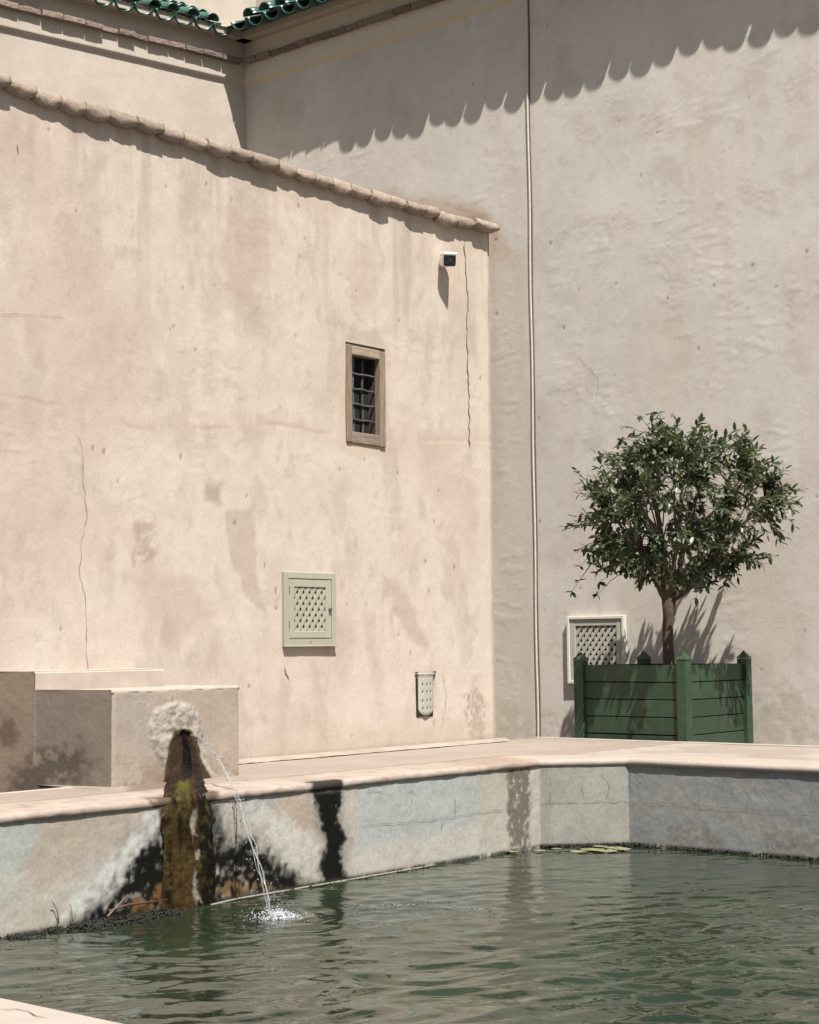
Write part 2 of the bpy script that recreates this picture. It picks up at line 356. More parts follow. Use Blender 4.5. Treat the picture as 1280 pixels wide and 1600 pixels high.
# relief: uneven hand-trowelled coat
P.H += .022*(fbm(U, Vv, 1.1, seed=60, oct=2)-.5)+.008*(fbm(U, Vv, .28, .35, 3, 61)-.5)+.002*(fbm(U, Vv, .07, .1, 3, 62)-.5)
tr = fbm(U+fbm(U, Vv, .3, seed=63)*.3, Vv, .10, .05, 4, 64); P.H += .0015*sst(tr, .55, .68)*sst(fbm(U, Vv, .5, seed=65), .55, .7)
edge = 1-sst(11.31-U, 0, .05); P.H -= edge*.02
WY0, WY1, WZ0, WZ1 = 9.44, 9.90, 2.376, 3.15
P.build('plaster_face', lambda u, v, h: (h, u, v), M_wall, LW, gain=.90, hole=lambda u, v: (u > WY0+.02) & (u < WY1-.02) & (v > WZ0+.02) & (v < WZ1-.02))
b = MB()   # the body of the wall behind its coat
b.add([(-.012, 11.31, -.4), (-.42, 11.31, -.4), (-.42, 11.31, 4.345), (-.012, 11.31, 4.345)], [(0, 1, 2, 3)])
b.add([(-.42, 2, -.4), (-.42, 11.31, -.4), (-.42, 11.31, 4.345), (-.42, 2, 4.345)], [(3, 2, 1, 0)])
b.add([(-.42, 2, 4.345), (-.42, 11.31, 4.345), (.0, 11.31, 4.345), (.0, 2, 4.345)], [(0, 1, 2, 3)])
b.add([(-.42, 2, -.4), (-.42, 2, 4.345), (0.0, 2, 4.345), (0.0, 2, -.4)], [(0, 1, 2, 3)])
M_body = flat('plaster_plain', (.35, .31, .26), .9, .12, 4, .3)
obj('wall_core', *b.vf(), M_body, LW)
for i, (q, wd, jg) in enumerate((([(725, 378), (728, 430), (731, 470), (729, 530), (732, 600), (733, 700)], .010, .012),
        ([(118, 678), (128, 700), (130, 760), (135, 800), (126, 860), (124, 900), (133, 940), (134, 1010), (138, 1050)], .0028, .010),
        ([(0, 490), (60, 492), (100, 497)], .002, .004), ([(690, 1040), (697, 1090), (690, 1140)], .003, .01),
        ([(443, 1040), (446, 1052), (452, 1062)], .009, .004), ([(26, 225), (28, 240)], .008, .003))):
    px_crack(q, 'x', 0, (1, 0, 0), M_crack, LW, wd, jg, i, .006)
# coping stones
def stone(x0, x1, y0, y1, z0, z1, seed, rnd=.5, amp=.012, sub=4, arch=0, spz=.35):
    bm = bmesh.new(); bmesh.ops.create_cube(bm, size=1); bmesh.ops.subdivide_edges(bm, edges=bm.edges[:], cuts=sub, use_grid_fill=True)
    V = []
    for v in bm.verts:
        c = v.co*2; s = Vector(c)
        n = Vector((s.x, s.y, s.z)); l = max(abs(n.x), abs(n.y), abs(n.z)); sp = n.normalized()*l
        cyl = Vector((n.x, n.y, n.z)); rr = math.hypot(n.x, n.z)
        if rr > 1e-6: f = max(abs(n.x), abs(n.z))/rr; cyl.x *= f; cyl.z *= f
        s = n.lerp(cyl*(1-spz)+sp*spz, rnd)
        p = Vector(((x0+x1)/2+s.x*(x1-x0)/2, (y0+y1)/2+s.y*(y1-y0)/2, (z0+z1)/2+s.z*(z1-z0)/2))
        if arch and s.z < 0: p.z += arch*(s.y**2)*(-s.z)
        d = mnoise.noise_vector(p*7+Vector((seed*3.1, 0, 0)))*amp+mnoise.noise_vector(p*30)*amp*.8+mnoise.noise_vector(p*70)*amp*.5; d.y *= .3
        V.append(p+d)
    bm.verts.index_update(); F = [tuple(v.index for v in f.verts) for f in bm.faces]; bm.free(); return V, F
yy = 2.0; i = 0
while yy < 11.16:
    L = random.uniform(.19, .26)
    if yy+L > 11.1: L = 11.325-yy
    dz = random.uniform(-.008, .008); big = .02 if L > .24 and yy > 11 else 0
    last = obj('coping_stone', *stone(-.30, .070+random.uniform(-.012, .014)+big, yy-.006, yy+L+.006, (4.315 if yy < 11 else 4.345)+dz-random.uniform(0, .02), 4.408+dz+big*.8, i, .30, .006, 7, .03, 0), M_stone, LW, True)
    so = last
    for pl in so.data.polygons: pl.use_smooth = abs(pl.normal.y) < .55
    yy += L; i += 1
# window of the wall
win = obj('window', *prism([(WY0+.03, WZ0+.03), (WY1-.03, WZ0+.03), (WY1-.03, WZ1-.03), (WY0+.03, WZ1-.03)], -.13, -.12, lambda u, v, w_: (w_, u, v)), M_dark, LW)
rv = MB(); fy0, fy1, fz0, fz1 = WY0+.064, WY1-.066, WZ0+.085, WZ1-.085
for a in ((fy0-.02, fy0, fz0, fz1), (fy1, fy1+.02, fz0, fz1), (fy0, fy1, fz0-.02, fz0), (fy0, fy1, fz1, fz1+.02)):
    rv.add(*ibox(-.12, -.045, *a))
obj('reveal', *rv.vf(), flat('reveal_brown', (.045, .032, .026), .9, .2, 10, .3), win)
obj('frame_post', *ibox(-.05, .014, WY0, fy0, WZ0, WZ1-.012, .005), M_wood, win)
obj('frame_post', *ibox(-.05, .012, fy1, WY1, WZ0-.008, WZ1-.02, .005), M_wood, win)
obj('frame_rail', *ibox(-.05, .009, fy0+.002, fy1-.002, fz1, WZ1-.014, .005), M_woodv, win)
obj('frame_rail', *ibox(-.05, .009, fy0+.002, fy1-.002, WZ0-.004, fz0, .005), M_woodv, win)
obj('top_gap', *ibox(-.05, .004, WY0-.002, WY1+.002, WZ1-.012, WZ1+.006), M_gapdark, win)
for k in range(4):
    z = fz1-(k+1)*(fz1-fz0)/5-.01
    obj('bar', *tube([(-.058+.003*math.sin(j*1.7+k), fy0+j*(fy1-fy0)/8, z+.003*math.sin(j*1.3+k*2)-.002*j/8) for j in range(9)], .0085, 6), M_iron, win)
for k in range(2):
    y = fy0+(.3+.33*k)*(fy1-fy0)
    obj('bar', *tube([(-.072, y+.004*math.sin(j), fz0+j*(fz1-fz0)/8) for j in range(9)], .009, 6), M_iron, win)

# ------------------------------------------------------------------ BACK WALL
BW = thing('back_wall', 'tall pale plaster wall behind the tree with a tiled eave casting a jagged shadow', 'wall', (0, YB, GZ))
STEPZ, LEDZ, EAVZ = 7.265, 7.53, 7.74
XL, XR = -4.94, 9.0
P = Paint(XL, 4.6, -.4, 7.9, .016, (.43, .40, .355)); U, Vv = P.U, P.V
xz = lambda pts: [(lambda p: (p[0], p[2]))(at(x, y, 'y', YB)) for x, y in pts]
m = fbm(U, Vv, 1.5, 1.2, 5, 71); P.blend(sst(m, .4, .68), (.39, .36, .32), .8)
m = fbm(U, Vv, .7, .6, 5, 72); P.blend(sst(m, .52, .75), (.46, .43, .385), .6)
m = fbm(U, Vv, .3, .35, 5, 73); P.blend(sst(m, .56, .76), (.34, .305, .26), .5)
m = fbm(U, Vv, .1, .09, 4, 74); P.blend(sst(m, .62, .8), (.34, .29, .235), .35)
m = fbm(U, Vv, .2, 1.6, 4, 75); P.blend(sst(m, .56, .75), (.40, .345, .285), .35)
def wob(pts, c, soft=.05, rag=.08, k=.5, seed=0, scale=.15, bite=None): return P.poly(xz(pts), c, soft, rag, k, seed, scale, bite)
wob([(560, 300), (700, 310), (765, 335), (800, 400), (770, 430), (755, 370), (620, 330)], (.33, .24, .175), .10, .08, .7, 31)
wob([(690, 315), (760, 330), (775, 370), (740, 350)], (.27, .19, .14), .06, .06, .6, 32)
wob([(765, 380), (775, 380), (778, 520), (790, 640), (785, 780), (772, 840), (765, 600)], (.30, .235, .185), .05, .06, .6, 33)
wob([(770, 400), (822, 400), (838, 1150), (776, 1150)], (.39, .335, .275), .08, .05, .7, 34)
wob([(775, 1090), (840, 1120), (900, 1100), (900, 1160), (775, 1160)], (.32, .27, .22), .08, .06, .7, 35, .1, (.1, .3, .6))
wob([(1170, 1090), (1280, 1070), (1280, 1170), (1170, 1165)], (.33, .285, .235), .08, .06, .7, 36, .1, (.1, .3, .6))
for sd_, q in enumerate(([(1000, 400), (1060, 400), (1075, 450), (1065, 500), (1050, 470), (1040, 420), (1005, 415)], [(900, 350), (960, 330), (1020, 350), (960, 365)],
        [(890, 180), (930, 190), (935, 230), (900, 220)], [(1150, 280), (1210, 285), (1215, 330), (1160, 315)], [(1230, 120), (1270, 110), (1260, 160), (1220, 160)],
        [(990, 180), (1030, 165), (1050, 200), (1010, 215)], [(1220, 460), (1250, 450), (1260, 500), (1235, 510)])):
    mk = wob(q, (.35, .31, .265), .05, .09, .4, 37+sd_, .1)
    P.H += mk*.0045*(fbm(U, Vv, .035, .02, 3, 80+sd_)-.4)
for k in range(80):
    a, b, r = rs.uniform(-2, 4.2), rs.uniform(.3, 7), rs.uniform(.006, .016)
    e = np.hypot(U-a, (Vv-b)*.7); P.blend(1-sst(e, r*.5, r*1.3), (.15, .12, .10), .7); P.H -= .006*(1-sst(e, 0, r*1.3))
P.H += .010*(fbm(U, Vv, 1.2, seed=90, oct=2)-.5)+.002*(fbm(U, Vv, .25, .3, 3, 91)-.5)+.0008*(fbm(U, Vv, .06, .06, 3, 92)-.5)
tr = fbm(U+fbm(U, Vv, .3, seed=93)*.4, Vv, .14, .05, 4, 94); P.H += .0017*sst(tr, .5, .62)*sst(fbm(U, Vv, .45, seed=95), .52, .66)+.0008*sst(fbm(U*.7+Vv*.7+fbm(U, Vv, .25, seed=96)*.3, Vv*.7-U*.7, .16, .035, 4, 97), .52, .62)*sst(fbm(U, Vv, .4, seed=98), .5, .65)
top = Vv > STEPZ; P.H += np.where(top, .032, 0); P.blend(top*1., (.46, .40, .315), .6)
P.blend((np.abs(Vv-STEPZ-.01) < .025)*1., (.42, .35, .23), .7)
P.H *= sst(np.abs(U+.925), .04, .25)
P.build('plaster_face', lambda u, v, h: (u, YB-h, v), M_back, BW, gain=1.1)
b = MB(); b.add(*ibox(4.6, XR, YB-.03, YB+.4, -.4, 7.9)); b.add(*ibox(XL-.5, XR, YB+.03, YB+.4, -.4, 7.9))
obj('wall_core', *b.vf(), flat('back_plain', (.46, .42, .37), .9, .1, 4, .3), BW)

# the side wing whose wall meets the back wall in the far corner
WD = Vector((-.2134, -.977, 0)); WN = Vector((.977, -.2134, 0)); WC = Vector((XL, YB, 0))
def wing(s, z, h): return (WC.x+WD.x*s+WN.x*h, WC.y+WD.y*s+WN.y*h, z)
SW = thing('side_wing', 'sunlit pale plaster wing in the far upper left corner under green roof tiles', 'building', (XL, YB, GZ))
P = Paint(.0, 6.0, 3.6, 7.9, .02, (.50, .44, .37)); U, Vv = P.U, P.V
m = fbm(U, Vv, .8, .8, 5, 101); P.blend(sst(m, .45, .7), (.45, .39, .32), .7)
m = fbm(U, Vv, .3, .4, 5, 103); P.blend(sst(m, .5, .75), (.54, .485, .41), .6)
P.H += .014*(fbm(U, Vv, .9, seed=104, oct=2)-.5)+.005*(fbm(U, Vv, .2, seed=105, oct=3)-.5)
P.H += np.where(Vv > STEPZ+.02, .035, 0)
P.build('plaster_face', lambda u, v, h: (WC.x+WD.x*u+WN.x*h, WC.y+WD.y*u+WN.y*h, v), M_back, SW, gain=.76)
bx = MB(); V, F = ibox(0, 6.0, -.35, .0-.03, GZ, 7.9)[0:2]; bx.add([wing(v.x, v.z, v.y) for v in V], F)
obj('wall_core', *bx.vf(), M_body, SW)

# brick ledges
def bwm(u, v, w_): return (u, YB-w_, v)
def swm(u, v, w_): return wing(u, v, w_)
def ledge(M, u0, u1, parent, seed):
    rnd = random.Random(seed); u = u0
    while u < u1:
        L = rnd.uniform(.16, .27); d = .105+rnd.uniform(-.02, .015)
        V, F = stone(0, d, u+.004, u+L-.004, LEDZ-.032+rnd.uniform(-.006, .004), LEDZ+.022+rnd.uniform(-.004, .008), seed+u, .12, .006, 3)
        obj('brick', [M(v.y, v.z, v.x) for v in V], F, M_brick, parent); u += L
ledge(bwm, XL+.1, -1.2, BW, 1); ledge(swm, .1, 3.9, SW, 2)
# eave: green pan and cap tiles
def tilemesh(r, L, up, th=.014, k=10, flare=.0):
    V = []; F = []; n = 4
    for i in range(n+1):
        for rr in (r, r-th):
            for j in range(k+1):
                a = math.pi*j/k; rad = rr*(1-.12*i/n)
                V.append((rad*math.cos(a), -L*i/n, rad*math.sin(a)*(1 if up else -1)))
    st = 2*(k+1)
    for i in range(n):
        for j in range(k):
            a = i*st+j; F.append((a, a+1, a+st+1, a+st)); c = a+k+1; F.append((c, c+st, c+st+1, c+1))
        for j in (0, k):
            a = i*st+j; F.append((a, a+st, a+st+k+1, a+k+1))
    for i in (0, n):
        for j in range(k): a = i*st+j; F.append((a, a+k+1, a+k+2, a+1))
    return V, F
me_pan = mesh('pan_tile', *tilemesh(.119, .36, False), True); me_cap = mesh('cap_tile', *tilemesh(.082, .36, True), True)
for m_ in (me_pan, me_cap): m_.materials.append(M_tile)
SP = .25; OV = .43
def eave(C, D, Nrm, s0, s1, parent, rows, seed, OV):
    """C corner, D along the wall, Nrm outward; tile mesh: local x along D, local -y inward/up the slope"""
    rnd = random.Random(seed); s = s0
    sl = math.radians(22)
    while s < s1:
        for row in range(rows):
            for kind in (0, 1):
                ss = s+(SP/2 if kind else 0)+rnd.uniform(-.012, .012)
                out = OV-row*.24+(.02 if kind == 0 else -.005)+rnd.uniform(-.012, .012); z = EAVZ+.095+row*.125+(.03 if kind else 0)+rnd.uniform(-.008, .008)
                yv = (Nrm*math.cos(sl)-Vector((0, 0, math.sin(sl)))).normalized(); xv = D.normalized()
                zv = xv.cross(yv)
                if zv.z < 0: xv = -xv; zv = xv.cross(yv)
                p = C+D*ss+Nrm*out+Vector((0, 0, z)); 
                M4 = Matrix(((xv.x, yv.x, zv.x, p.x), (xv.y, yv.y, zv.y, p.y), (xv.z, yv.z, zv.z, p.z), (0, 0, 0, 1))) @ Matrix.Rotation(rnd.uniform(-.05, .05), 4, 'Y')
                o = bpy.data.objects.new('cap_tile' if kind else 'pan_tile', me_cap if kind else me_pan); COL.objects.link(o)
                o.parent = parent; o.matrix_local = Matrix.Translation(-wloc(parent)) @ M4
        s += SP
eave(Vector((XL, YB, 0)), Vector((1, 0, 0)), Vector((0, -1, 0)), .36, 2.2, BW, 4, 1, OV)
eave(Vector((XL, YB, 0)), WD, WN, .42, 3.2, SW, 4, 2, .20)
# the rest of the back eave lies above the picture but throws the jagged shadow: one joined part
jm = MB(); s = 2.36
rnd = random.Random(9)
while s < XR-XL:
    for kind, (TV, TF) in enumerate((tilemesh(.120, .45, False, k=9), tilemesh(.082, .45, True, k=7))):
        ss = s+(SP/2 if kind else 0); sl = math.radians(22); j1, j2 = rnd.uniform(-.02, .02), rnd.uniform(-.016, .016)
        jm.add([(XL+ss+v[0]+j1, YB-OV-.02+j2-v[1]*math.cos(sl)*1.0, EAVZ+.095+(.03 if kind else 0)+v[2]-v[1]*math.sin(sl)) for v in TV], TF)
    s += SP
tag(obj('eave_tiles', *jm.vf(), M_tile, BW, True), kind='stuff')
# closing: mortar bed, roof planes, parapets behind
b = MB(); b.add(*ibox(XL, XR, YB-.17, YB-.01, EAVZ+.02, EAVZ+.10)); b.add([(XL-1, YB-OV+.004, EAVZ+.083), (XR, YB-OV+.004, EAVZ+.083), (XR, YB+1.2, EAVZ+.70), (XL-1, YB+1.2, EAVZ+.70)], [(0, 1, 2, 3)])  # thin plane run out to the tile ends, added to shorten the shadow's teeth
obj('roof_bed', *b.vf(), M_body, BW)
b = MB(); V, F = ibox(0, 6, .01, .17, EAVZ+.02, EAVZ+.10); b.add([wing(v.x, v.z, v.y) for v in V], F)
b.add([wing(-1, EAVZ+.09, .19), wing(6, EAVZ+.09, .19), wing(6, EAVZ+.70, -1.2), wing(-1, EAVZ+.70, -1.2)], [(0, 1, 2, 3)])
obj('roof_bed', *b.vf(), M_body, SW)
obj('parapet', *ibox(XL-.9, XR, YB+.86, YB+1.2, EAVZ+.3, 10.5, .02), M_body, BW)
b = MB(); V, F = ibox(-1.2, 6, -1.2, -.86, EAVZ+.3, 10.5, .02); b.add([wing(v.x, v.z, v.y) for v in V], F); obj('parapet', *b.vf(), M_body, SW)
px_crack([(905, 560), (935, 590), (930, 650)], 'y', YB, (0, -1, 0), M_crack, BW, .003, .012, 21, .004)

# conduit
cx = -.925
rn = random.Random(4)
pts = [(cx+.004*math.sin(i*.5)+(XC if False else 0), YB-.008, -.33+i*8.2/60) for i in range(60)]
CD = thing('conduit_pipe', 'thin pale vertical conduit running up the back wall from the pool rim', 'pipe', (cx, YB-.035, GZ))
obj('pipe', *tube(pts, .013, 8), M_pipe, CD, True)
obj('cable', *tube([(p[0]+.018+.003*math.sin(p[2]*3), YB-.004, p[2]) for p in pts], .009, 6), M_cable, CD, True)

# ------------------------------------------------------------------ POOL BASIN
PB = thing('pool_basin', 'raised plaster pool basin with stained grey walls and a pale rounded rim', 'pool', (LX, 9.6, WZ))
CH0 = np.array([LX, 9.6]); CH1 = np.array([2.10, RY])
# left face
P = Paint(EY0, 9.6, -.80, -.02, .0095, (.36, .335, .285)); U, Vv = P.U, P.V
pz = lambda pts: [(lambda p: (p[1], p[2]))(at(x, y, 'x', LX)) for x, y in pts]
P.blend(sst(fbm(U, Vv, .5, .5, 5, 111), .4, .7), (.37, .36, .325), .7)
P.blend(sst(fbm(U, Vv, .2, .3, 5, 112), .5, .75), (.32, .285, .235), .5)
P.blend(sst(fbm(U, Vv, .05, .2, 4, 113), .55, .8), (.26, .235, .20), .35)
def wob(pts, c, soft=.02, rag=.05, k=.6, seed=0, scale=.1, bite=None): return P.poly(pz(pts), c, soft, rag, k, seed, scale, bite)
wob([(0, 1278), (90, 1262), (70, 1330), (0, 1400)], (.30, .325, .30), .08, .08, .7, 41)
wob([(70, 1272), (240, 1250), (235, 1280), (150, 1345), (60, 1400), (40, 1350)], (.31, .245, .19), .06, .08, .6, 42)
wob([(560, 1222), (750, 1200), (748, 1292), (560, 1330)], (.31, .33, .32), .05, .05, .8, 43)
wob([(560, 1320), (790, 1285), (790, 1330), (560, 1365)], (.38, .37, .325), .03, .03, .6, 44)
wob([(745, 1200), (795, 1195), (795, 1320), (748, 1320)], (.33, .30, .25), .03, .03, .6, 45, .1, (.05, .2, .6))
wob([(412, 1235), (480, 1225), (500, 1300), (450, 1310), (430, 1280)], (.33, .255, .195), .04, .06, .6, 46)
wob([(370, 1235), (430, 1230), (440, 1255), (380, 1275)], (.27, .29, .27), .03, .04, .7, 47)
wob([(236, 1250), (262, 1245), (264, 1300), (215, 1365), (150, 1425), (92, 1442), (112, 1400), (160, 1360), (205, 1310)], (.47, .48, .445), .025, .07, .78, 48, .06, (.05, .25, .5))
wob([(328, 1240), (370, 1245), (405, 1300), (450, 1355), (508, 1378), (502, 1330), (470, 1300), (420, 1260)], (.45, .44, .395), .03, .08, .7, 49, .06, (.05, .25, .5))
blk = (.007, .007, .006)
# dark crusts, with a damp grey-brown margin that fades into the plaster
wob([(80, 1460), (130, 1415), (170, 1370), (200, 1325), (232, 1280), (246, 1240), (340, 1240), (370, 1290), (415, 1305), (455, 1345), (500, 1384), (330, 1425)], (.13, .125, .11), .10, .10, .6, 63, .08, (.05, .2, .7))
wob([(480, 1214), (542, 1208), (542, 1240), (538, 1280), (548, 1310), (542, 1335), (550, 1378), (496, 1384), (490, 1350), (500, 1320), (488, 1280), (482, 1240)], (.15, .14, .12), .05, .06, .6, 64, .06, (.04, .15, .6))
wob([(95, 1458), (140, 1424), (178, 1388), (205, 1345), (238, 1305), (250, 1250), (266, 1250), (266, 1432), (200, 1446)], blk, .045, .08, 1, 50, .05, (.045, .10, .48))
wob([(325, 1250), (340, 1260), (350, 1320), (385, 1312), (412, 1324), (440, 1352), (475, 1384), (545, 1374), (430, 1402), (328, 1420)], blk, .045, .08, 1, 51, .05, (.045, .10, .48))
wob([(322, 1250), (345, 1262), (352, 1330), (325, 1345)], (.08, .085, .08), .01, .05, .85, 52, .04, (.025, .35, .6))
wob([(210, 1400), (262, 1375), (262, 1432), (200, 1440)], (.16, .085, .035), .015, .03, .8, 53, .05, (.03, .3, .6))
wob([(335, 1385), (400, 1362), (430, 1388), (400, 1404), (335, 1418)], (.17, .11, .05), .015, .03, .75, 54, .05, (.03, .35, .6))
brn = wob([(246, 1236), (330, 1226), (328, 1300), (338, 1425), (250, 1432), (258, 1330)], (.022, .014, .007), .015, .03, .97, 55, .05)
wob([(306, 1225), (330, 1222), (326, 1300), (336, 1420), (316, 1425), (308, 1300)], (.016, .010, .006), .012, .02, .9, 56, .05)
wob([(258, 1228), (300, 1224), (300, 1275), (262, 1275)], (.10, .085, .012), .03, .03, .7, 57, .05)
wob([(288, 1330), (302, 1325), (303, 1385), (298, 1415), (286, 1412), (292, 1380)], (.30, .27, .22), .006, .02, .85, 58, .03, (.03, .3, .5))
wob([(486, 1214), (535, 1208), (536, 1240), (530, 1280), (540, 1310), (533, 1335), (542, 1378), (505, 1384), (500, 1350), (510, 1320), (498, 1280), (490, 1240)], blk, .022, .035, 1, 59, .035, (.04, .02, .28))
wob([(792, 1185), (828, 1182), (828, 1322), (794, 1326)], (.085, .065, .052), .025, .03, .8, 60, .05, (.03, .22, .5))
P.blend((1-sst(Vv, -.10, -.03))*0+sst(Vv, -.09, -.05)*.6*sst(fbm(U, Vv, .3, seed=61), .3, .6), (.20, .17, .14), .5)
wl = (1-sst(Vv, WZ+.01, WZ+.035+.03*0)); P.blend(wl*sst(fbm(U, Vv, .1, seed=62), .25, .5), (.03, .028, .02), .9)
P.H += .008*(fbm(U, Vv, .4, seed=114, oct=3)-.5)+.004*(fbm(U, Vv, .06, seed=115, oct=3)-.5)
# the lime column under the spout stands proud
P.H += brn*(.004+.008*fbm(U, Vv, .05, .25, 3, 116))
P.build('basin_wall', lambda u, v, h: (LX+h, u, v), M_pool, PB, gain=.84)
# chamfer face
chl = np.linalg.norm(CH1-CH0); cdv = (CH1-CH0)/chl; cn = np.array([cdv[1], -cdv[0]])
P = Paint(0, chl, -.80, -.02, .0095, (.235, .238, .208)); U, Vv = P.U, P.V
P.blend(sst(fbm(U, Vv, .3, .3, 5, 121), .4, .7), (.265, .26, .225), .7); P.blend(sst(fbm(U, Vv, .12, .2, 5, 122), .5, .75), (.21, .20, .175), .6)
P.blend(sst(U, .0, .02)*(1-sst(U, .07, .12))*sst(fbm(U, Vv, .05, .15, 4, 123), .35, .6), (.17, .15, .13), .4)
P.blend((1-sst(Vv, WZ+.02, WZ+.10))*sst(fbm(U, Vv, .15, seed=125), .3, .6), (.27, .235, .205), .6)
P.blend((1-sst(Vv, WZ+.01, WZ+.035))*sst(fbm(U, Vv, .1, seed=124), .25, .5), (.03, .028, .02), .9)
P.H += .006*(fbm(U, Vv, .4, seed=126, oct=3)-.5)+.003*(fbm(U, Vv, .06, seed=127, oct=3)-.5)
P.build('basin_wall', lambda u, v, h: (CH0[0]+cdv[0]*u+cn[0]*h, CH0[1]+cdv[1]*u+cn[1]*h, v), M_pool, PB, gain=.84)
# far face
P = Paint(CH1[0], 5.2, -.80, -.02, .0095, (.215, .22, .21)); U, Vv = P.U, P.V
pf = lambda pts: [(lambda p: (p[0], p[2]))(at(x, y, 'y', RY)) for x, y in pts]
P.blend(sst(fbm(U, Vv, .4, .4, 5, 131), .4, .7), (.19, .20, .195), .7); P.blend(sst(fbm(U, Vv, .12, .2, 5, 132), .5, .75), (.235, .225, .195), .6)
P.blend((1-sst(Vv, -.32, -.25))*sst(fbm(U, Vv, .3, .1, 4, 133), .35, .6), (.23, .215, .18), .6)
P.poly(pf([(1035, 1285), (1110, 1290), (1130, 1325), (1050, 1325)]), (.15, .125, .11), .04, .05, .6, 134, .05, (.03, .3, .6))
P.poly(pf([(1190, 1300), (1280, 1300), (1280, 1335), (1200, 1335)]), (.14, .12, .10), .04, .05, .6, 135, .05, (.03, .3, .6))
P.blend((1-sst(Vv, WZ+.01, WZ+.04))*sst(fbm(U, Vv, .1, seed=136), .25, .5), (.03, .028, .02), .9)
P.blend(sst(Vv, -.12, -.06)*sst(fbm(U, Vv, .1, .05, 4, 137), .4, .6), (.14, .13, .12), .5)
P.H += .006*(fbm(U, Vv, .4, seed=138, oct=3)-.5)+.004*(fbm(U, Vv, .06, seed=139, oct=3)-.5)
P.build('basin_wall', lambda u, v, h: (u, RY-h, v), M_pool, PB, gain=.92)
b = MB(); b.add([(5.2, RY, -.8), (EX0, RY, -.8), (EX0, RY, -.02), (5.2, RY, -.02)], [(0, 1, 2, 3)])
b.add([(EX0, RY, -.8), (EX0, EY0, -.8), (EX0, EY0, -.02), (EX0, RY, -.02)], [(0, 1, 2, 3)])
b.add([(EX0, EY0, -.8), (LX, EY0, -.8), (LX, EY0, -.02), (EX0, EY0, -.02)], [(0, 1, 2, 3)])
M_pplain = flat('basin_plain', (.30, .29, .26), .8, .15, 4, .3); obj('basin_wall', *b.vf(), M_pplain, PB)
# cracks in the basin walls
for i, (q, ax, val, n) in enumerate((
        ([(560, 1292), (640, 1283), (700, 1277), (760, 1268), (790, 1265)], 'x', LX, (1, 0, 0)), ([(640, 1225), (645, 1240), (640, 1262)], 'x', LX, (1, 0, 0)),
        ([(570, 1238), (600, 1235), (615, 1242)], 'x', LX, (1, 0, 0)), ([(630, 1240), (643, 1236), (655, 1242)], 'x', LX, (1, 0, 0)),
        ([(690, 1278), (689, 1300)], 'x', LX, (1, 0, 0)), ([(710, 1240), (711, 1276)], 'x', LX, (1, 0, 0)),
        ([(987, 1253), (1060, 1256), (1140, 1262), (1210, 1268), (1280, 1270)], 'y', RY, (0, -1, 0)), ([(1090, 1218), (1096, 1240), (1095, 1258)], 'y', RY, (0, -1, 0)),
        ([(1134, 1200), (1132, 1235), (1140, 1262)], 'y', RY, (0, -1, 0)), ([(985, 1195), (984, 1250)], 'y', RY, (0, -1, 0)),
        ([(1275, 1215), (1265, 1262)], 'y', RY, (0, -1, 0)), ([(1168, 1245), (1170, 1264)], 'y', RY, (0, -1, 0)), ([(1252, 1270), (1256, 1295)], 'y', RY, (0, -1, 0)))):
    px_crack(q, ax, val, n, M_crack2, PB, .003, .006, 30+i, .007)
for i, q in enumerate(([(.02, -.30), (.25, -.296), (.5, -.302), (.66, -.30)], [(.33, -.08), (.30, -.2), (.32, -.3)], [(.45, -.1), (.5, -.2), (.46, -.3)], [(.08, -.1), (.075, -.3)])):
    obj('crack', *crackribbon([(CH0[0]+cdv[0]*s_+cn[0]*.0, CH0[1]+cdv[1]*s_+cn[1]*.0, z_) for s_, z_ in q], (cn[0], cn[1], 0), .004, .008, 60+i, .006), M_crack2, PB)

# rim band: a rounded lip swept round the pool edge
path = [np.array(p) for p in ((LX, EY0), CH0, CH1, (EX0, RY))]
def segn(a, b): d = (b-a)/np.linalg.norm(b-a); return np.array([-d[1], d[0]])      # away from the water
ns = [segn(a, b) for a, b in zip(path[:-1], path[1:])]
mit = [ns[0]]+[(ns[i]+ns[i+1])/(1+ns[i]@ns[i+1]) for i in range(2)]+[ns[-1]]
prof = [(-.46, -.02), (-.46, 0), (-.40, .001), (-.30, .001), (-.2, .0), (-.1, 0), (-.04, -.001)]
for a in range(1, 7):
    q = math.pi/2*a/6; prof.append((-.012+.028*math.sin(q), -.028+.028*math.cos(q)))
prof += [(.014, -.038), (.010, -.044), (.002, -.049), (-.014, -.054)]
VV = []; CC = []; rows = []
seglen = [np.linalg.norm(b-a) for a, b in zip(path[:-1], path[1:])]
Sd = 0
for si in range(3):
    nn = max(2, int(seglen[si]/.02)); 
    for k in range(nn+(1 if si == 2 else 0)):
        t = k/nn; p = path[si]*(1-t)+path[si+1]*t; nrm = mit[si]*(1-t)+mit[si+1]*t
        # straight offsets stay straight when normals are interpolated linearly between mitres
        rows.append((p, nrm, Sd+t*seglen[si], si))
    Sd += seglen[si]
pr = np.array(prof); dl = np.concatenate([[0], np.cumsum(np.hypot(*np.diff(pr, axis=0).T))])
RS, RD = np.meshgrid([r_[2] for r_ in rows], dl, indexing='ij')
lump = (fbm(RS, RD, .35, .2, 4, 141)-.5); fine = fbm(RS, RD, .06, .06, 3, 142)-.5
PT = np.zeros(RS.shape+(3,)); far = np.array([1. if r_[3] > 0 else 0. for r_ in rows])
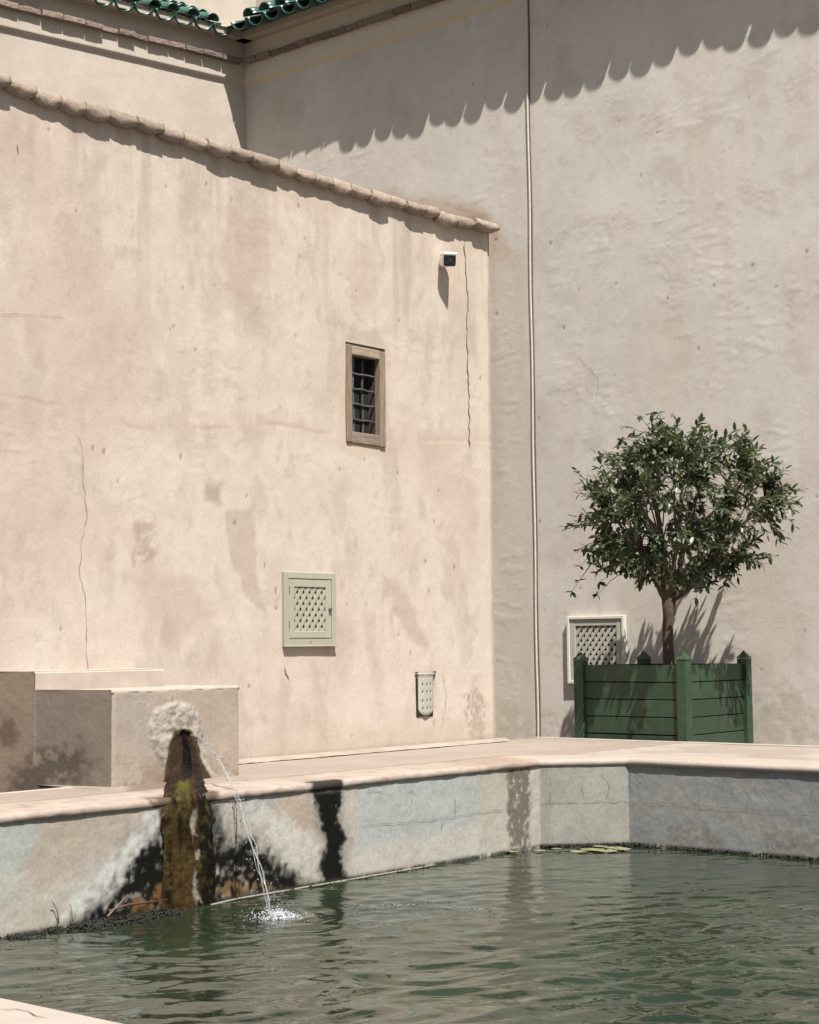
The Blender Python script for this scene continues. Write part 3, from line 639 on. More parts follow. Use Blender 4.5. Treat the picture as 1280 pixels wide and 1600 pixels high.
for i, (p, nrm, s_, si) in enumerate(rows):
    ex = .006 if si == 2 else 0
    for j, (d, z) in enumerate(prof):
        dd = d+(lump[i, j]*.02+fine[i, j]*.006)*(1 if j > 4 else 0)*(1.2 if si == 0 else .35)+(ex if j > 6 else 0)
        zz = z+(lump[i, j]*.016+fine[i, j]*.004)*(1 if j > 1 else 0)*(1.2 if si == 0 else .35)
        PT[i, j] = (p[0]-nrm[0]*dd, p[1]-nrm[1]*dd, zz)
RC = np.ones(RS.shape+(3,))*np.array((.34, .275, .225))
def rb(m, c, k): global RC; m = (np.clip(m, 0, 1)*k)[..., None]; RC = RC*(1-m)+np.array(c)*m
rb(sst(fbm(RS, RD, .5, .3, 4, 143), .4, .65), (.37, .32, .275), .8); rb(sst(fbm(RS, RD, .12, .1, 4, 144), .5, .72), (.29, .225, .18), .5)
left = (RS < seglen[0]); rb(left*sst(fbm(RS, RD, .16, .16, 4, 145), .42, .62), (.31, .245, .20), .5)
rb((~left)*1., (.36, .315, .27), .55)
rb(left*sst(fbm(RS, RD, .07, .05, 4, 146), .6, .75), (.18, .13, .10), .5)
def ypx(x, y=1232): return at(x, y, 'x', LX)[1]-EY0
def band(x0, x1, c, k, sx=.02, y=1232, seed=0):
    a, b_ = ypx(x0, y), ypx(x1, y); wv = (fbm(RS, RD, .08, seed=seed)-.5)*.12; rb(sst(RS+wv, a-sx, a+sx)*(1-sst(RS+wv, b_-sx, b_+sx))*left, c, k)
RCb = RC.copy(); band(240, 345, (.06, .042, .022), .9, seed=1); mk_ = sst(RD, .34, .42)[..., None]; RC = RCb*(1-mk_)+RC*mk_
a, b_ = ypx(484, 1206), ypx(537, 1204); wv = (fbm(RS, RD, .06, seed=7)-.5)*.08
rb(sst(RS+wv, a-.02, a+.02)*(1-sst(RS+wv, b_-.02, b_+.02))*left*sst(RD, .36, .44), (.010, .008, .007), .97)
band(743, 752, (.25, .17, .13), .6, seed=5, y=1190); band(755, 825, (.27, .20, .16), .8, sx=.06, seed=4, y=1188)
nr, npf = RS.shape; idx = np.arange(nr*npf).reshape(nr, npf)
rim = obj('rim_lip', PT.reshape(-1, 3), np.stack([idx[:-1, :-1], idx[:-1, 1:], idx[1:, 1:], idx[1:, :-1]], -1).reshape(-1, 4), M_rim, PB, True)
at_ = rim.data.color_attributes.new('Col', 'FLOAT_COLOR', 'POINT'); rgba = np.ones((nr*npf, 4), dtype=np.float32); rgba[:, :3] = RC.reshape(-1, 3)*.82; at_.data.foreach_set('color', rgba.ravel())
# top of the rim behind the lip
def deck(x0, x1, y0, y1, seed, base=(.29, .245, .205)):
    P = Paint(x0, x1, y0, y1, .03, base); U, Vv = P.U, P.V
    P.blend(sst(fbm(U, Vv, .6, seed=seed), .4, .65), (.26, .21, .175), .7); P.blend(sst(fbm(U, Vv, .15, seed=seed+1), .5, .75), (.27, .21, .165), .5)
    if x0 < .1 and y0 > 6:
        c = at(290, 1226, 'z', 0); P.blend((1-sst(np.abs(Vv-c[1]+(U-.83)*.9+.02+.1*(fbm(U, Vv, .1, seed=9)-.5)), .13, .22))*sst(U, .8, .86), (.12, .085, .055), .7)
        P.blend((1-sst(U, .0, .14))*1., (.26, .215, .17), .5)
    P.H += .006*(fbm(U, Vv, .3, seed=seed+2)-.5)-.006
    P.build('rim_top', lambda u, v, h: (u, v, h), M_rim, PB, gain=.80)
deck(0.0, 1.5, 6.3, 11.88, 151); deck(.65, 1.5, 2.0, 6.3, 154); deck(1.5, EX0, RY+.2, 11.88, 157, (.34, .30, .26))
b = MB(); b.add(*ibox(1.5, EX0, 11.86, 11.895, GZ, .006, .006)); b.add(*ibox(.62, .66, 2.0, 6.3, GZ-.2, -.002, .004)); b.add(*ibox(.0, 1.5, 11.86, 11.893, GZ, .004, .006))
b.add(*ibox(LX-.5, EX0+.6, EY0-1.0, EY0+.0, -.08, -.001, .02, seg=3)); b.add(*ibox(EX0, EX0+.6, EY0, 11.88, -.08, -.002, .02))
obj('rim_edge', *b.vf(), flat('rim_plain', (.31, .27, .23), .8, .1, 5, .3), PB)
px_crack([(0, 1578), (25, 1578), (75, 1592)], 'z', -.001, (0, 0, 1), M_crack, PB, .004, .01, 77, .0025)
# low skirting along the foot of the left wall
P = Paint(7.55, 11.31, 0, .12, .012, (.34, .28, .23)); P.C[:] = P.C; U, Vv = P.U, P.V
P.blend(sst(fbm(U, Vv, .2, .1, 4, 161), .45, .7), (.27, .215, .17), .7)
sk = P.build('skirting', lambda u, v, h: (.02+v+.01*(fbm(u, v, .2, seed=163)-.5), u, .022*np.sqrt(np.clip(1-(v/.12)**3, 0, 1))+.008*(fbm(u, v, .1, seed=162)-.5)), M_rim, LW, gain=.8)

# ------------------------------------------------------------------ FOUNTAIN BLOCK
XF = .833; FY0, FY1, FZ = 6.45, 7.49, .565
FB = thing('fountain_block', 'stepped plaster fountain block with a crusted spout and a dark wet channel', 'fountain', (XF, 7.0, 0))
P = Paint(FY0, FY1, -.02, FZ, .0075, (.40, .335, .27)); U, Vv = P.U, P.V
fz = lambda pts: [(lambda p: (p[1], p[2]))(at(x, y, 'x', XF)) for x, y in pts]
P.blend(sst(fbm(U, Vv, .3, .3, 5, 171), .4, .7), (.37, .325, .28), .7); P.blend(sst(fbm(U, Vv, .1, .1, 5, 172), .5, .75), (.34, .275, .215), .5)
P.blend((1-sst(Vv, .02, .2))*sst(fbm(U, Vv, .06, .08, 5, 173), .4, .6), (.27, .195, .14), .7)
P.blend(sst(Vv, .52, .56), (.46, .38, .31), .6)
ring = P.poly(fz([(232, 1142), (240, 1113), (258, 1102), (276, 1099), (296, 1103), (310, 1118), (316, 1140), (312, 1165), (340, 1222), (300, 1226), (262, 1226), (254, 1190), (243, 1175)]), (.45, .40, .34), .02, .018, .95, 174, .05)
P.H += ring*(.006+.013*fbm(U, Vv, .035, seed=175, oct=4)); P.mul(1-ring*.4*(1-sst(fbm(U, Vv, .03, seed=176), .35, .6)))
ch = P.poly(fz([(283, 1138), (272, 1142), (262, 1165), (258, 1195), (254, 1232), (338, 1232), (322, 1205), (312, 1180), (306, 1155), (296, 1140)]), (.055, .033, .016), .008, .015, .98, 177, .05)
P.poly(fz([(282, 1142), (296, 1146), (304, 1190), (304, 1232), (284, 1232), (280, 1180)]), (.008, .006, .004), .012, .012, .95, 178, .05)
dp = inpoly(U, Vv, fz([(283, 1142), (294, 1146), (300, 1180), (298, 1222), (285, 1222), (278, 1190), (276, 1160)])); P.H -= ring*0+sst(dp, -.01, .02)*.07
P.poly(fz([(262, 1175), (272, 1170), (275, 1225), (258, 1228)]), (.10, .055, .02), .015, .02, .7, 179, .05)
P.H += .01*(fbm(U, Vv, .3, seed=180, oct=2)-.5)+.002*(fbm(U, Vv, .05, seed=181)-.5)
ec = np.minimum(np.minimum(U-FY0, FY1-U), FZ-Vv); P.H -= .014*(1-np.clip(ec/.022, 0, 1))**2
P.build('front_face', lambda u, v, h: (XF+h, u, v), M_crust, FB, gain=.70)
# oblique dark left face
A0 = np.array([XF-.014, FY0]); A1 = np.array([-.02, 6.205]); al = np.linalg.norm(A1-A0); ad_ = (A1-A0)/al; an = np.array([-ad_[1]*-1, -ad_[0]*-1]); an = np.array([-ad_[1], ad_[0]]); 
if an[1] > 0: an = -an
def facepx(x):   # distance along the oblique face seen at photo column x
    d = ray(x, 1070); best = None
    M2 = np.array([[d[0], -ad_[0]], [d[1], -ad_[1]]]); t, s_ = np.linalg.solve(M2, A0-CAM[:2]); return s_
sB = facepx(55); XB = A0[0]+ad_[0]*sB; YBk = at(260, 1060, 'x', XB)[1]; ZB = at(100, 1048, 'x', XB)[2]
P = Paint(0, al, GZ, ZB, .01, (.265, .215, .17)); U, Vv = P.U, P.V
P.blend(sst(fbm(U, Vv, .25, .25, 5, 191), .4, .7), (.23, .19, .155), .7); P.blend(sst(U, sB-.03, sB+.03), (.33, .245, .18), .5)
def fl(pts):
    o = []
    for x, y in pts: s_ = facepx(x); q = A0+ad_*s_; dd = ray(x, y); t = (q[0]-CAM[0])/dd[0]; o.append((s_, HC+dd[2]*t))
    return o
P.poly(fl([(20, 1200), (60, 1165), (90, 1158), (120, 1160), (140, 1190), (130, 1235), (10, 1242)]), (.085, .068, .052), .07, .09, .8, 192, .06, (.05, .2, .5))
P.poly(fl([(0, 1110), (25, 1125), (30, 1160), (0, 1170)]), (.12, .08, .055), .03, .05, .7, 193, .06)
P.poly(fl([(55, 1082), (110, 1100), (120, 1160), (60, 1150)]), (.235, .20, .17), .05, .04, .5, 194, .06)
P.H += .01*(fbm(U, Vv, .3, seed=195, oct=2)-.5)+.003*(fbm(U, Vv, .06, seed=196)-.5)
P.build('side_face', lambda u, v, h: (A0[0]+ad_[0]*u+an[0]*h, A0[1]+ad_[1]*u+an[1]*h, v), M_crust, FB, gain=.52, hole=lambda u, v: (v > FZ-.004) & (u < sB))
M_blk = flat('block_plaster', (.33, .28, .235), .85, .12, 8, .35, bd=.006)
def cut(x): s_ = (x-A0[0])/ad_[0]; return A0[1]+ad_[1]*s_
zt = FZ-.008
P = Paint(XB, XF-.008, 0, 1, .04, (.45, .365, .30)); 
P.H += .004*(fbm(P.U, P.V, .2, seed=198)-.5)
b = MB(); b.add([(XB, cut(XB), zt), (XF-.012, FY0, zt), (XF-.012, FY1, zt), (XB, FY1, zt)], [(0, 1, 2, 3)])
b.add([(XF-.012, FY1-.012, -.02), (0, FY1-.012, -.02), (0, FY1-.012, zt), (XF-.012, FY1-.012, zt)], [(3, 2, 1, 0)])
q0 = [(XB, cut(XB)), (XF-.013, FY0+.002), (XF-.013, FY1-.004), (XB, FY1-.004)]
obj('lower_step', *b.vf(), M_blk, FB)
for (xa, ya), (xb_, yb_) in ((q0[1], q0[2]), (q0[2], (0, FY1-.006))):
    n3 = 40; obj('worn_edge', *tube([(xa+(xb_-xa)*i/n3+.004*mnoise.noise(Vector((i*.5, xa*9, 1))), ya+(yb_-ya)*i/n3+.004*mnoise.noise(Vector((i*.5, xa*9, 7))), zt-.008+.005*mnoise.noise(Vector((i*.4, 3, xa)))) for i in range(n3+1)], .013, 8), M_blk, FB, True)
b = MB(); y0 = cut(XB); n = len(b.V)
b.add([(XB, y0, 0), (XB, YBk, 0), (-.02, YBk, 0), (-.02, 6.2, 0), (XB, y0, ZB), (XB, YBk, ZB), (-.02, YBk, ZB), (-.02, 6.2, ZB)], [(0, 1, 5, 4), (1, 2, 6, 5), (4, 5, 6, 7)])
bm = bmesh.new(); me_t = bpy.data.meshes.new('tmp'); me_t.from_pydata([tuple(v) for v in b.V], [], b.F); bm.from_mesh(me_t)
bmesh.ops.bevel(bm, geom=[e for e in bm.edges if len(e.link_faces) == 2], offset=.012, segments=3, affect='EDGES'); bm.verts.index_update()
obj('upper_step', [v.co.copy() for v in bm.verts], [tuple(v.index for v in f.verts) for f in bm.faces], M_blk, FB, False); bm.free()
px_crack([(60, 1085), (75, 1096), (110, 1095), (140, 1087)], 'y', 6.38, (0, -1, 0), M_crack, FB, .003, .006, 5, .0) if False else None
px_crack([(268, 1080), (269, 1098)], 'x', XF, (1, 0, 0), M_crack, FB, .003, .006, 6, .01)

# the accretion: a wet mineral ridge from the spout over the rim down to the water
def yat(x, y, X): return at(x, y, 'x', X)[1]
ck = [(XF-.05, yat(284, 1150, XF), .285, .045, .03), (XF+.05, yat(285, 1165, XF+.05), .25, .085, .06), (XF+.22, yat(287, 1185, XF+.22), .17, .13, .09), (XF+.45, yat(289, 1205, XF+.45), .09, .17, .09),
      (XF+.68, yat(290, 1225, XF+.68), .03, .21, .07), (LX+.005, yat(291, 1242, LX), -.02, .225, .055), (LX+.02, yat(291, 1270, LX), -.10, .23, .05), (LX+.02, yat(292, 1320, LX), -.25, .225, .05), (LX+.02, yat(294, 1370, LX), -.42, .235, .055), (LX+.01, yat(295, 1420, LX), -.64, .25, .06)]
ck = np.array(ck); tt = np.linspace(0, len(ck)-1, 210); cc = np.stack([np.interp(tt, range(len(ck)), ck[:, i]) for i in range(5)], -1)
for _ in range(8): cc[1:-1] = (cc[:-2]+cc[1:-1]*2+cc[2:])/4
aa = np.linspace(-1, 1, 44); TT, AA = np.meshgrid(np.arange(210), aa, indexing='ij')
tg = np.gradient(cc[:, [0, 2]], axis=0); tg /= np.linalg.norm(tg, axis=1)[:, None]; nx_, nz_ = -tg[:, 1], tg[:, 0]
sl_ = np.concatenate([[0], np.cumsum(np.linalg.norm(np.diff(cc[:, :3], axis=0), axis=1))]); SL = sl_[:, None]+0*AA
prf = np.sqrt(np.clip(1-AA**2, 0, 1))**1.3
rough_ = fbm(SL, AA*.15, .09, .035, 4, 201)-.5; fn_ = fbm(SL, AA*.15, .02, .014, 3, 202)-.5; drp = fbm(AA*.15, SL, .02, .3, 3, 203)-.5
wid_ = cc[:, 3][:, None]*.80*(1+.16*(fbm(SL, AA*0, .12, seed=204)-.5)*2)
slot = np.exp(-((AA-.10)/.24)**2)*(1-sst(SL, .72, .98)); hh = cc[:, 4][:, None]*.62*(prf+.7*drp+.4*rough_)+.010*fn_-slot*.03-.010
PX_ = np.stack([cc[:, 0][:, None]+nx_[:, None]*hh*1.0, cc[:, 1][:, None]+AA*wid_, cc[:, 2][:, None]+nz_[:, None]*hh], -1)
AC = np.ones(AA.shape+(3,))*np.array((.017, .010, .005))
def ab(m, c, k):
    global AC; m = (np.clip(m, 0, 1)*k)[..., None]; AC = AC*(1-m)+np.array(c)*m
ab(sst(fbm(SL, AA*.15, .08, .03, 4, 205), .4, .65), (.040, .021, .008), .6); ab(sst(fbm(AA*.2, SL, .018, .25, 4, 206), .42, .62), (.008, .005, .003), .85)
ab(sst(AA, .25, .5), (.006, .005, .004), .92); ab(sst(SL, 1.3, 1.6)*(1-sst(np.abs(AA+.35), .2, .5)), (.055, .034, .012), .6); ab(sst(SL, .92, 1.0)*(1-sst(SL, 1.02, 1.22))*(1-sst(np.abs(AA+.12), .12, .42)), (.06, .068, .010), .75)
ab(sst(SL, .9, 1.1)*sst(fbm(SL, AA*.15, .05, .03, 4, 207), .5, .65), (.055, .045, .014), .45)
ab(slot*1.6, (.004, .003, .003), .97)
ab((1-sst(np.abs(AA-.15+.1*np.sin(SL*20)), .06, .14))*sst(SL, 1.22, 1.3)*sst(fbm(SL, AA*.15, .06, .03, 4, 208), .4, .52), (.23, .21, .17), .8)
ab(1-sst(SL, .80, 1.0), (.014, .0065, .003), .75); ab(slot*1.8, (.003, .002, .002), .98)
n_, m_ = AA.shape; idx = np.arange(n_*m_).reshape(n_, m_)
ac = obj('mineral_ridge', PX_.reshape(-1, 3), np.stack([idx[:-1, :-1], idx[1:, :-1], idx[1:, 1:], idx[:-1, 1:]], -1).reshape(-1, 4), M_wet, FB, True)
q_ = ac.data.color_attributes.new('Col', 'FLOAT_COLOR', 'POINT'); rgba = np.ones((n_*m_, 4), dtype=np.float32); rgba[:, :3] = np.clip(AC, .003, .9).reshape(-1, 3); q_.data.foreach_set('color', rgba.ravel())

# ------------------------------------------------------------------ water jet and splash
J0 = at(298, 1148, 'x', XF+.03); J1 = SPL.copy()
JT = thing('water_jet', 'thin clear stream of water arcing from the spout into the pool', 'water jet', tuple(J0))
n = 46; ctrl = []
for i in range(n):
    t = i/(n-1); p = J0*(1-t)+J1*t; p[2] = J0[2]*(1-t**2.1)+J1[2]*t**2.1
    ctrl.append(p)
for k in range(3):
    pts = []; rad = []
    for i, p in enumerate(ctrl):
        t = i/(n-1); a = t*22+k*2.1; w_ = .003+.010*t
        jit = np.array([mnoise.noise(Vector((i*.35, k*9, 1))), mnoise.noise(Vector((i*.35, k*9, 5))), 0])*(.006+.02*t)
        pts.append(Vector(p)+Vector((math.cos(a)*w_, math.sin(a)*w_, 0))+Vector(jit)); rad.append(max(.0015, (.0048-.001*k)*(.8+.7*mnoise.noise(Vector((i*.8, k*4.4, 3))))))
    obj('strand', *tube(pts, rad, 7), M_jet, JT, True)
def blobs(cs, rs_, sq=1, sub=1):
    b = MB(); bm = bmesh.new(); bmesh.ops.create_icosphere(bm, subdivisions=sub, radius=1); bm.verts.index_update()
    BV = [v.co.copy() for v in bm.verts]; BF = [tuple(v.index for v in f.verts) for f in bm.faces]; bm.free()
    for c, r_ in zip(cs, rs_): b.add([(c[0]+v.x*r_, c[1]+v.y*r_, c[2]+v.z*r_*sq) for v in BV], BF)
    return b.vf()
rn = random.Random(12); cs = []; rr = []
for i in range(170):
    t = rn.random()**.6; p = ctrl[int(t*(n-1))]; s_ = .006+.028*t; cs.append((p[0]+rn.gauss(0, s_), p[1]+rn.gauss(0, s_), p[2]+rn.gauss(0, .012))); rr.append(rn.uniform(.0015, .0055))
tag(obj('droplets', *blobs(cs, rr), M_jet, JT, True), kind='stuff')
SPT = thing('splash', 'small patch of white foam and drops where the jet strikes the pool', 'splash', tuple(SPL))
cs = []; rr = []
for i in range(900):
    a = rn.uniform(0, 6.28); r_ = abs(rn.gauss(0, .085)); x = SPL[0]+math.cos(a)*r_+.06*rn.random()*0+.04; y = SPL[1]+math.sin(a)*r_*.9
    cs.append((x, y, WZ+.004+max(0, rn.gauss(0, .022))*math.exp(-r_*9))); rr.append(rn.uniform(.0015, .005)*math.exp(-r_*2))
tag(obj('foam', *blobs(cs, rr, .8), M_foam, SPT, True), kind='stuff')
cs = []; rr = []
for i in range(60):
    a = rn.uniform(0, 6.28); r_ = rn.uniform(.02, .2); cs.append((SPL[0]+math.cos(a)*r_, SPL[1]+math.sin(a)*r_, WZ+rn.uniform(.01, .13)*math.exp(-r_*4))); rr.append(rn.uniform(.002, .005))
tag(obj('flying_drops', *blobs(cs, rr), M_jet, SPT, True), kind='stuff')
# bubbles drifting off
cs = []; rr = []
for px, py, k in ((545, 1417, 10), (562, 1420, 14), (616, 1414, 22), (642, 1411, 26), (690, 1421, 5), (712, 1420, 4), (738, 1419, 18), (752, 1420, 12), (790, 1424, 9), (808, 1427, 14), (600, 1445, 7), (560, 1470, 5)):
    c = at(px, py, 'z', WZ)
    for i in range(k): cs.append((c[0]+rn.gauss(0, .035), c[1]+rn.gauss(0, .035), WZ+.004)); rr.append(rn.uniform(.003, .009))
tag(obj('bubbles', *blobs(cs, rr, .8, 2), M_bub, None, True), 'loose clear bubbles drifting on the dark pool water right of the splash', 'bubbles', kind='stuff')

# pipe lying along the waterline, twigs, algae fringe, floating leaves
pp = [at(x, y, 'z', WZ+.006) for x, y in ((330, 1414), (370, 1404), (410, 1396), (450, 1388), (500, 1379), (560, 1368), (620, 1357), (660, 1350))]
pp = [(max(p[0], LX+.02), p[1], p[2]) for p in pp]
tag(obj('waterline_pipe', *tube(pp, .006, 7), M_hose, None, True, loc=pp[0]), 'thin pale crusted pipe lying along the waterline below the black wall stain', 'pipe')
def twig(pts, r_, label, mat=M_bark):
    q = [at(x, y, 'z', z) if isinstance(z, float) else at(x, y, 'x', LX+z[0]) for x, y, z in pts]
    o = obj('twig', *tube(q, [r_*(1-.6*i/(len(q)-1)) for i in range(len(q))], 6), mat, None, True, loc=tuple(q[0])); tag(o, label, 'twig'); return o
M_redtw = flat('reddish_stick', (.075, .035, .025), .7, .2, 40, .2); M_grtw = flat('grey_stick', (.12, .095, .07), .8, .2, 40, .2)
twig([(170, 1424, (.10,)), (200, 1414, (.08,)), (240, 1409, (.07,)), (262, 1406, (.05,))], .008, 'reddish stick lying level on the algae left of the brown stain', M_redtw)
twig([(168, 1432, (.12,)), (185, 1414, (.08,)), (200, 1398, (.05,))], .006, 'short pale brown stick leaning over the reddish stick', M_grtw)
twig([(92, 1443, (.03,)), (90, 1425, (.02,)), (84, 1412, (.02,)), (80, 1406, (.03,))], .004, 'thin curved stem standing at the waterline nearest the left picture edge', M_grtw)
twig([(113, 1440, (.04,)), (112, 1425, (.03,)), (110, 1412, (.02,))], .0035, 'thin straight stem standing at the waterline just right of the curved stem', M_grtw)
cs = []; rr = []
def fringe(pts, ax, val, n, sz, off=(0, 0), spread=.02):
    sz *= .75
    for i in range(n):
        t = rn.random()*(len(pts)-1); k = int(t); f = t-k; x = pts[k][0]*(1-f)+pts[k+1][0]*f; y = pts[k][1]*(1-f)+pts[k+1][1]*f
        if mnoise.noise(Vector((x*.05, 3, 0))) < rn.uniform(-.9, .5): continue
        p = at(x, y, ax, val); cs.append((p[0]+off[0]*rn.random(), p[1]+off[1]*rn.random(), WZ+rn.uniform(-.002, .02))); rr.append(rn.uniform(.3, 1)*sz)
fringe([(0, 1472), (60, 1457), (125, 1442)], 'x', LX, 420, .011, (.10, 0))
fringe([(105, 1447), (150, 1438), (200, 1430), (265, 1420)], 'x', LX, 900, .013, (.16, 0))
fringe([(430, 1395), (640, 1352), (790, 1330)], 'x', LX, 380, .007, (.035, 0))
pc = [P_ for P_ in ((CH0[0], CH0[1]), (CH1[0], CH1[1]))]
for i in range(260):
    t = rn.random(); cs.append((CH0[0]+(CH1[0]-CH0[0])*t+cn[0]*rn.random()*.05, CH0[1]+(CH1[1]-CH0[1])*t+cn[1]*rn.random()*.05, WZ+rn.uniform(0, .02))); rr.append(rn.uniform(.004, .012))
for i in range(1500):
    x = rn.uniform(2.1, 5.2)
    if mnoise.noise(Vector((x*3, 1, 0))) < rn.uniform(-.7, .5): continue
    cs.append((x, RY-rn.random()**2*.05, WZ+rn.uniform(0, .022))); rr.append(rn.uniform(.003, .010))
V, F = blobs(cs, rr, .7)
V = [Vector(v)+mnoise.noise_vector(Vector(v)*60)*.004 for v in V]
tag(obj('algae_fringe', V, F, M_algae), 'black algae and crumbs along the waterline of the basin walls', 'algae', kind='stuff')
# dark lumps of growth in the big stain
M_float = flat('floating_leaf', (.15, .155, .075), .5, .25, 20, .2)
k = 0
spots = [(905, 1331, .07), (925, 1328, .09), (945, 1330, .10), (960, 1326, .08), (972, 1328, .07), (938, 1324, .06), (842, 1331, .05), (800, 1333, .05), (870, 1329, .04), (1150, 1332, .03)]
names = ['leftmost of the overlapping cluster', 'second from the left in the cluster', 'widest one in the middle of the cluster', 'one near the corner edge of the cluster', 'rightmost one, by the basin corner',
         'small one behind the middle of the cluster', 'small single one left of the cluster', 'farthest left single one below the damp streak', 'tiny single one just left of the cluster', 'tiny single one by the far right basin wall']
for (px, py, r_), nm in zip(spots, names):
    c = at(px, py, 'z', WZ+.004); q = 14; V = [(c[0], c[1], WZ+.009+k*.0012)]; ph = rn.uniform(0, 6)
    for j in range(q): a = ph+.25+5.8*j/(q-1); V.append((c[0]+r_*math.cos(a)*rn.uniform(.85, 1.05), c[1]+r_*.75*math.sin(a), WZ+.007+k*.0012+rn.uniform(-.001, .002)))
    o = obj('floating_leaf', V, [(0, j, j+1) for j in range(1, q)], M_float, None, loc=(c[0], c[1], WZ)); tag(o, 'yellow green floating leaf, '+nm, 'leaf', 'floating leaves by the basin corner'); k += 1

# ------------------------------------------------------------------ things fixed to the walls
def LM(u, v, w_): return (w_, u, v)
def BM_(u, v, w_): return (u, YB-w_, v)
def clip(poly, x0, x1, y0, y1):
    for ax, lim, sg in ((0, x0, 1), (0, x1, -1), (1, y0, 1), (1, y1, -1)):
        out = []
        for i in range(len(poly)):
            a, b = poly[i], poly[(i+1) % len(poly)]; da, db = (a[ax]-lim)*sg, (b[ax]-lim)*sg
            if da >= 0: out.append(a)
            if (da > 0) != (db > 0) and da != db: t = da/(da-db); out.append((a[0]+(b[0]-a[0])*t, a[1]+(b[1]-a[1])*t))
        poly = out
        if len(poly) < 3: return None
    return poly
def lattice(M, u0, u1, v0, v1, w0, w1, w2, pitch, wd, mat, parent):
    cxx, cyy = (u0+u1)/2, (v0+v1)/2; R_ = math.hypot(u1-u0, v1-v0)
    for d, (a, b) in enumerate(((w1, w2), (w0, w1-.0006))):
        s = 1 if d == 0 else -1; dx, dy = math.cos(math.radians(52)), math.sin(math.radians(52))*s; nx, ny = -dy, dx
        k = -int(R_/pitch)
        while k*pitch < R_:
            o = (k+.5*d*0)*pitch; k += 1
            q = [(cxx+nx*(o+e*wd/2)+dx*f*R_, cyy+ny*(o+e*wd/2)+dy*f*R_) for e, f in ((-1, -1), (1, -1), (1, 1), (-1, 1))]
            q = clip(q, u0, u1, v0, v1)
            if q and len(q) > 2:
                ar = abs(sum(q[i][0]*q[(i+1) % len(q)][1]-q[(i+1) % len(q)][0]*q[i][1] for i in range(len(q))))/2
                if ar > 1e-4:
                    if inpoly(np.array([0.]), np.array([0.]), q)[0] is None: pass
                    sgn = sum(q[i][0]*q[(i+1) % len(q)][1]-q[(i+1) % len(q)][0]*q[i][1] for i in range(len(q)))
                    if sgn < 0: q = q[::-1]
                    obj('lattice_slat', *prism(q, a, b, M), mat, parent)
# sage hatch on the left wall
HU0, HU1, HV0, HV1 = 8.728, 9.288, .812, 1.356
HT = thing('lattice_hatch', 'sage green wooden hatch with a lattice door and dark knob on the left wall', 'hatch', (0, 9.0, .812))
def frame4(name, u0, u1, v0, v1, t, w0, w1, M, mat, parent, bev=.003, tl=None):
    obj(name, *ibox(u0, u0+t, v0, v1, w0, w1, bev, M), mat, parent); obj(name, *ibox(u1-t, u1, v0, v1, w0, w1, bev, M), mat, parent)
    obj(name, *ibox(u0+t+.0005, u1-t-.0005, v0, v0+t, w0, w1-.001, bev, M), mat, parent); obj(name, *ibox(u0+t+.0005, u1-t-.0005, v1-t, v1, w0, w1-.001, bev, M), mat, parent)
frame4('frame_board', HU0, HU1, HV0, HV1, .048, -.01, .027, LM, M_sage, HT)
obj('bottom_lip', *ibox(HU0, HU1+.004, HV0-.006, HV0+.004, -.01, .034, .002, LM), M_sage, HT)
dr = obj('door', *ibox(HU0+.056, HU1-.056, HV0+.062, HV0+.066, .0, .0245, .001, LM), M_sage, HT)
d0, d1, e0, e1 = HU0+.053, HU1-.053, HV0+.053, HV1-.053
frame4('door_board', d0, d1, e0, e1, .056, -.005, .0235, LM, M_sage, dr)
obj('backing', *ibox(HU0+.03, HU1-.03, HV0+.03, HV1-.03, -.012, -.006, 0, LM), M_gapdark, HT)
lattice(LM, d0+.055, d1-.055, e0+.055, e1-.055, .009, .0125, .016, .052, .029, M_sage, dr)
obj('knob', *ibox(d1-.035, d1-.008, (e0+e1)/2-.012, (e0+e1)/2+.012, .0235, .045, .005, LM), M_iron, HT)
for v in (e0+.08, e1-.1): obj('hinge', *ibox(HU0+.045, HU0+.053, v, v+.05, .022, .0285, .001, LM), M_iron, HT)
pk = obj('keyhole', *ibox(HU0+.27, HU0+.277, HV0+.022, HV0+.034, .024, .0272, 0, LM), M_gapdark, HT)
# cream vent on the back wall
GT = thing('lattice_vent', 'cream lattice vent grille on the back wall behind the green planter', 'vent', (-.2, YB, .43))
g0, g1, h0, h1 = -.545, .10, .43, 1.065
frame4('frame_board', g0, g1, h0, h1, .028, -.005, .048, BM_, flat('cream_edge', (.52, .50, .42), .5, .05, 20, .05), GT)
frame4('inner_frame', g0+.029, g1-.029, h0+.029, h1-.029, .062, -.005, .036, BM_, M_sage2, GT)
obj('backing', *ibox(g0+.05, g1-.05, h0+.05, h1-.05, -.004, .004, 0, BM_), M_gapdark, GT)
lattice(BM_, g0+.092, g1-.092, h0+.092, h1-.092, .018, .0225, .027, .054, .030, M_sage2, GT)
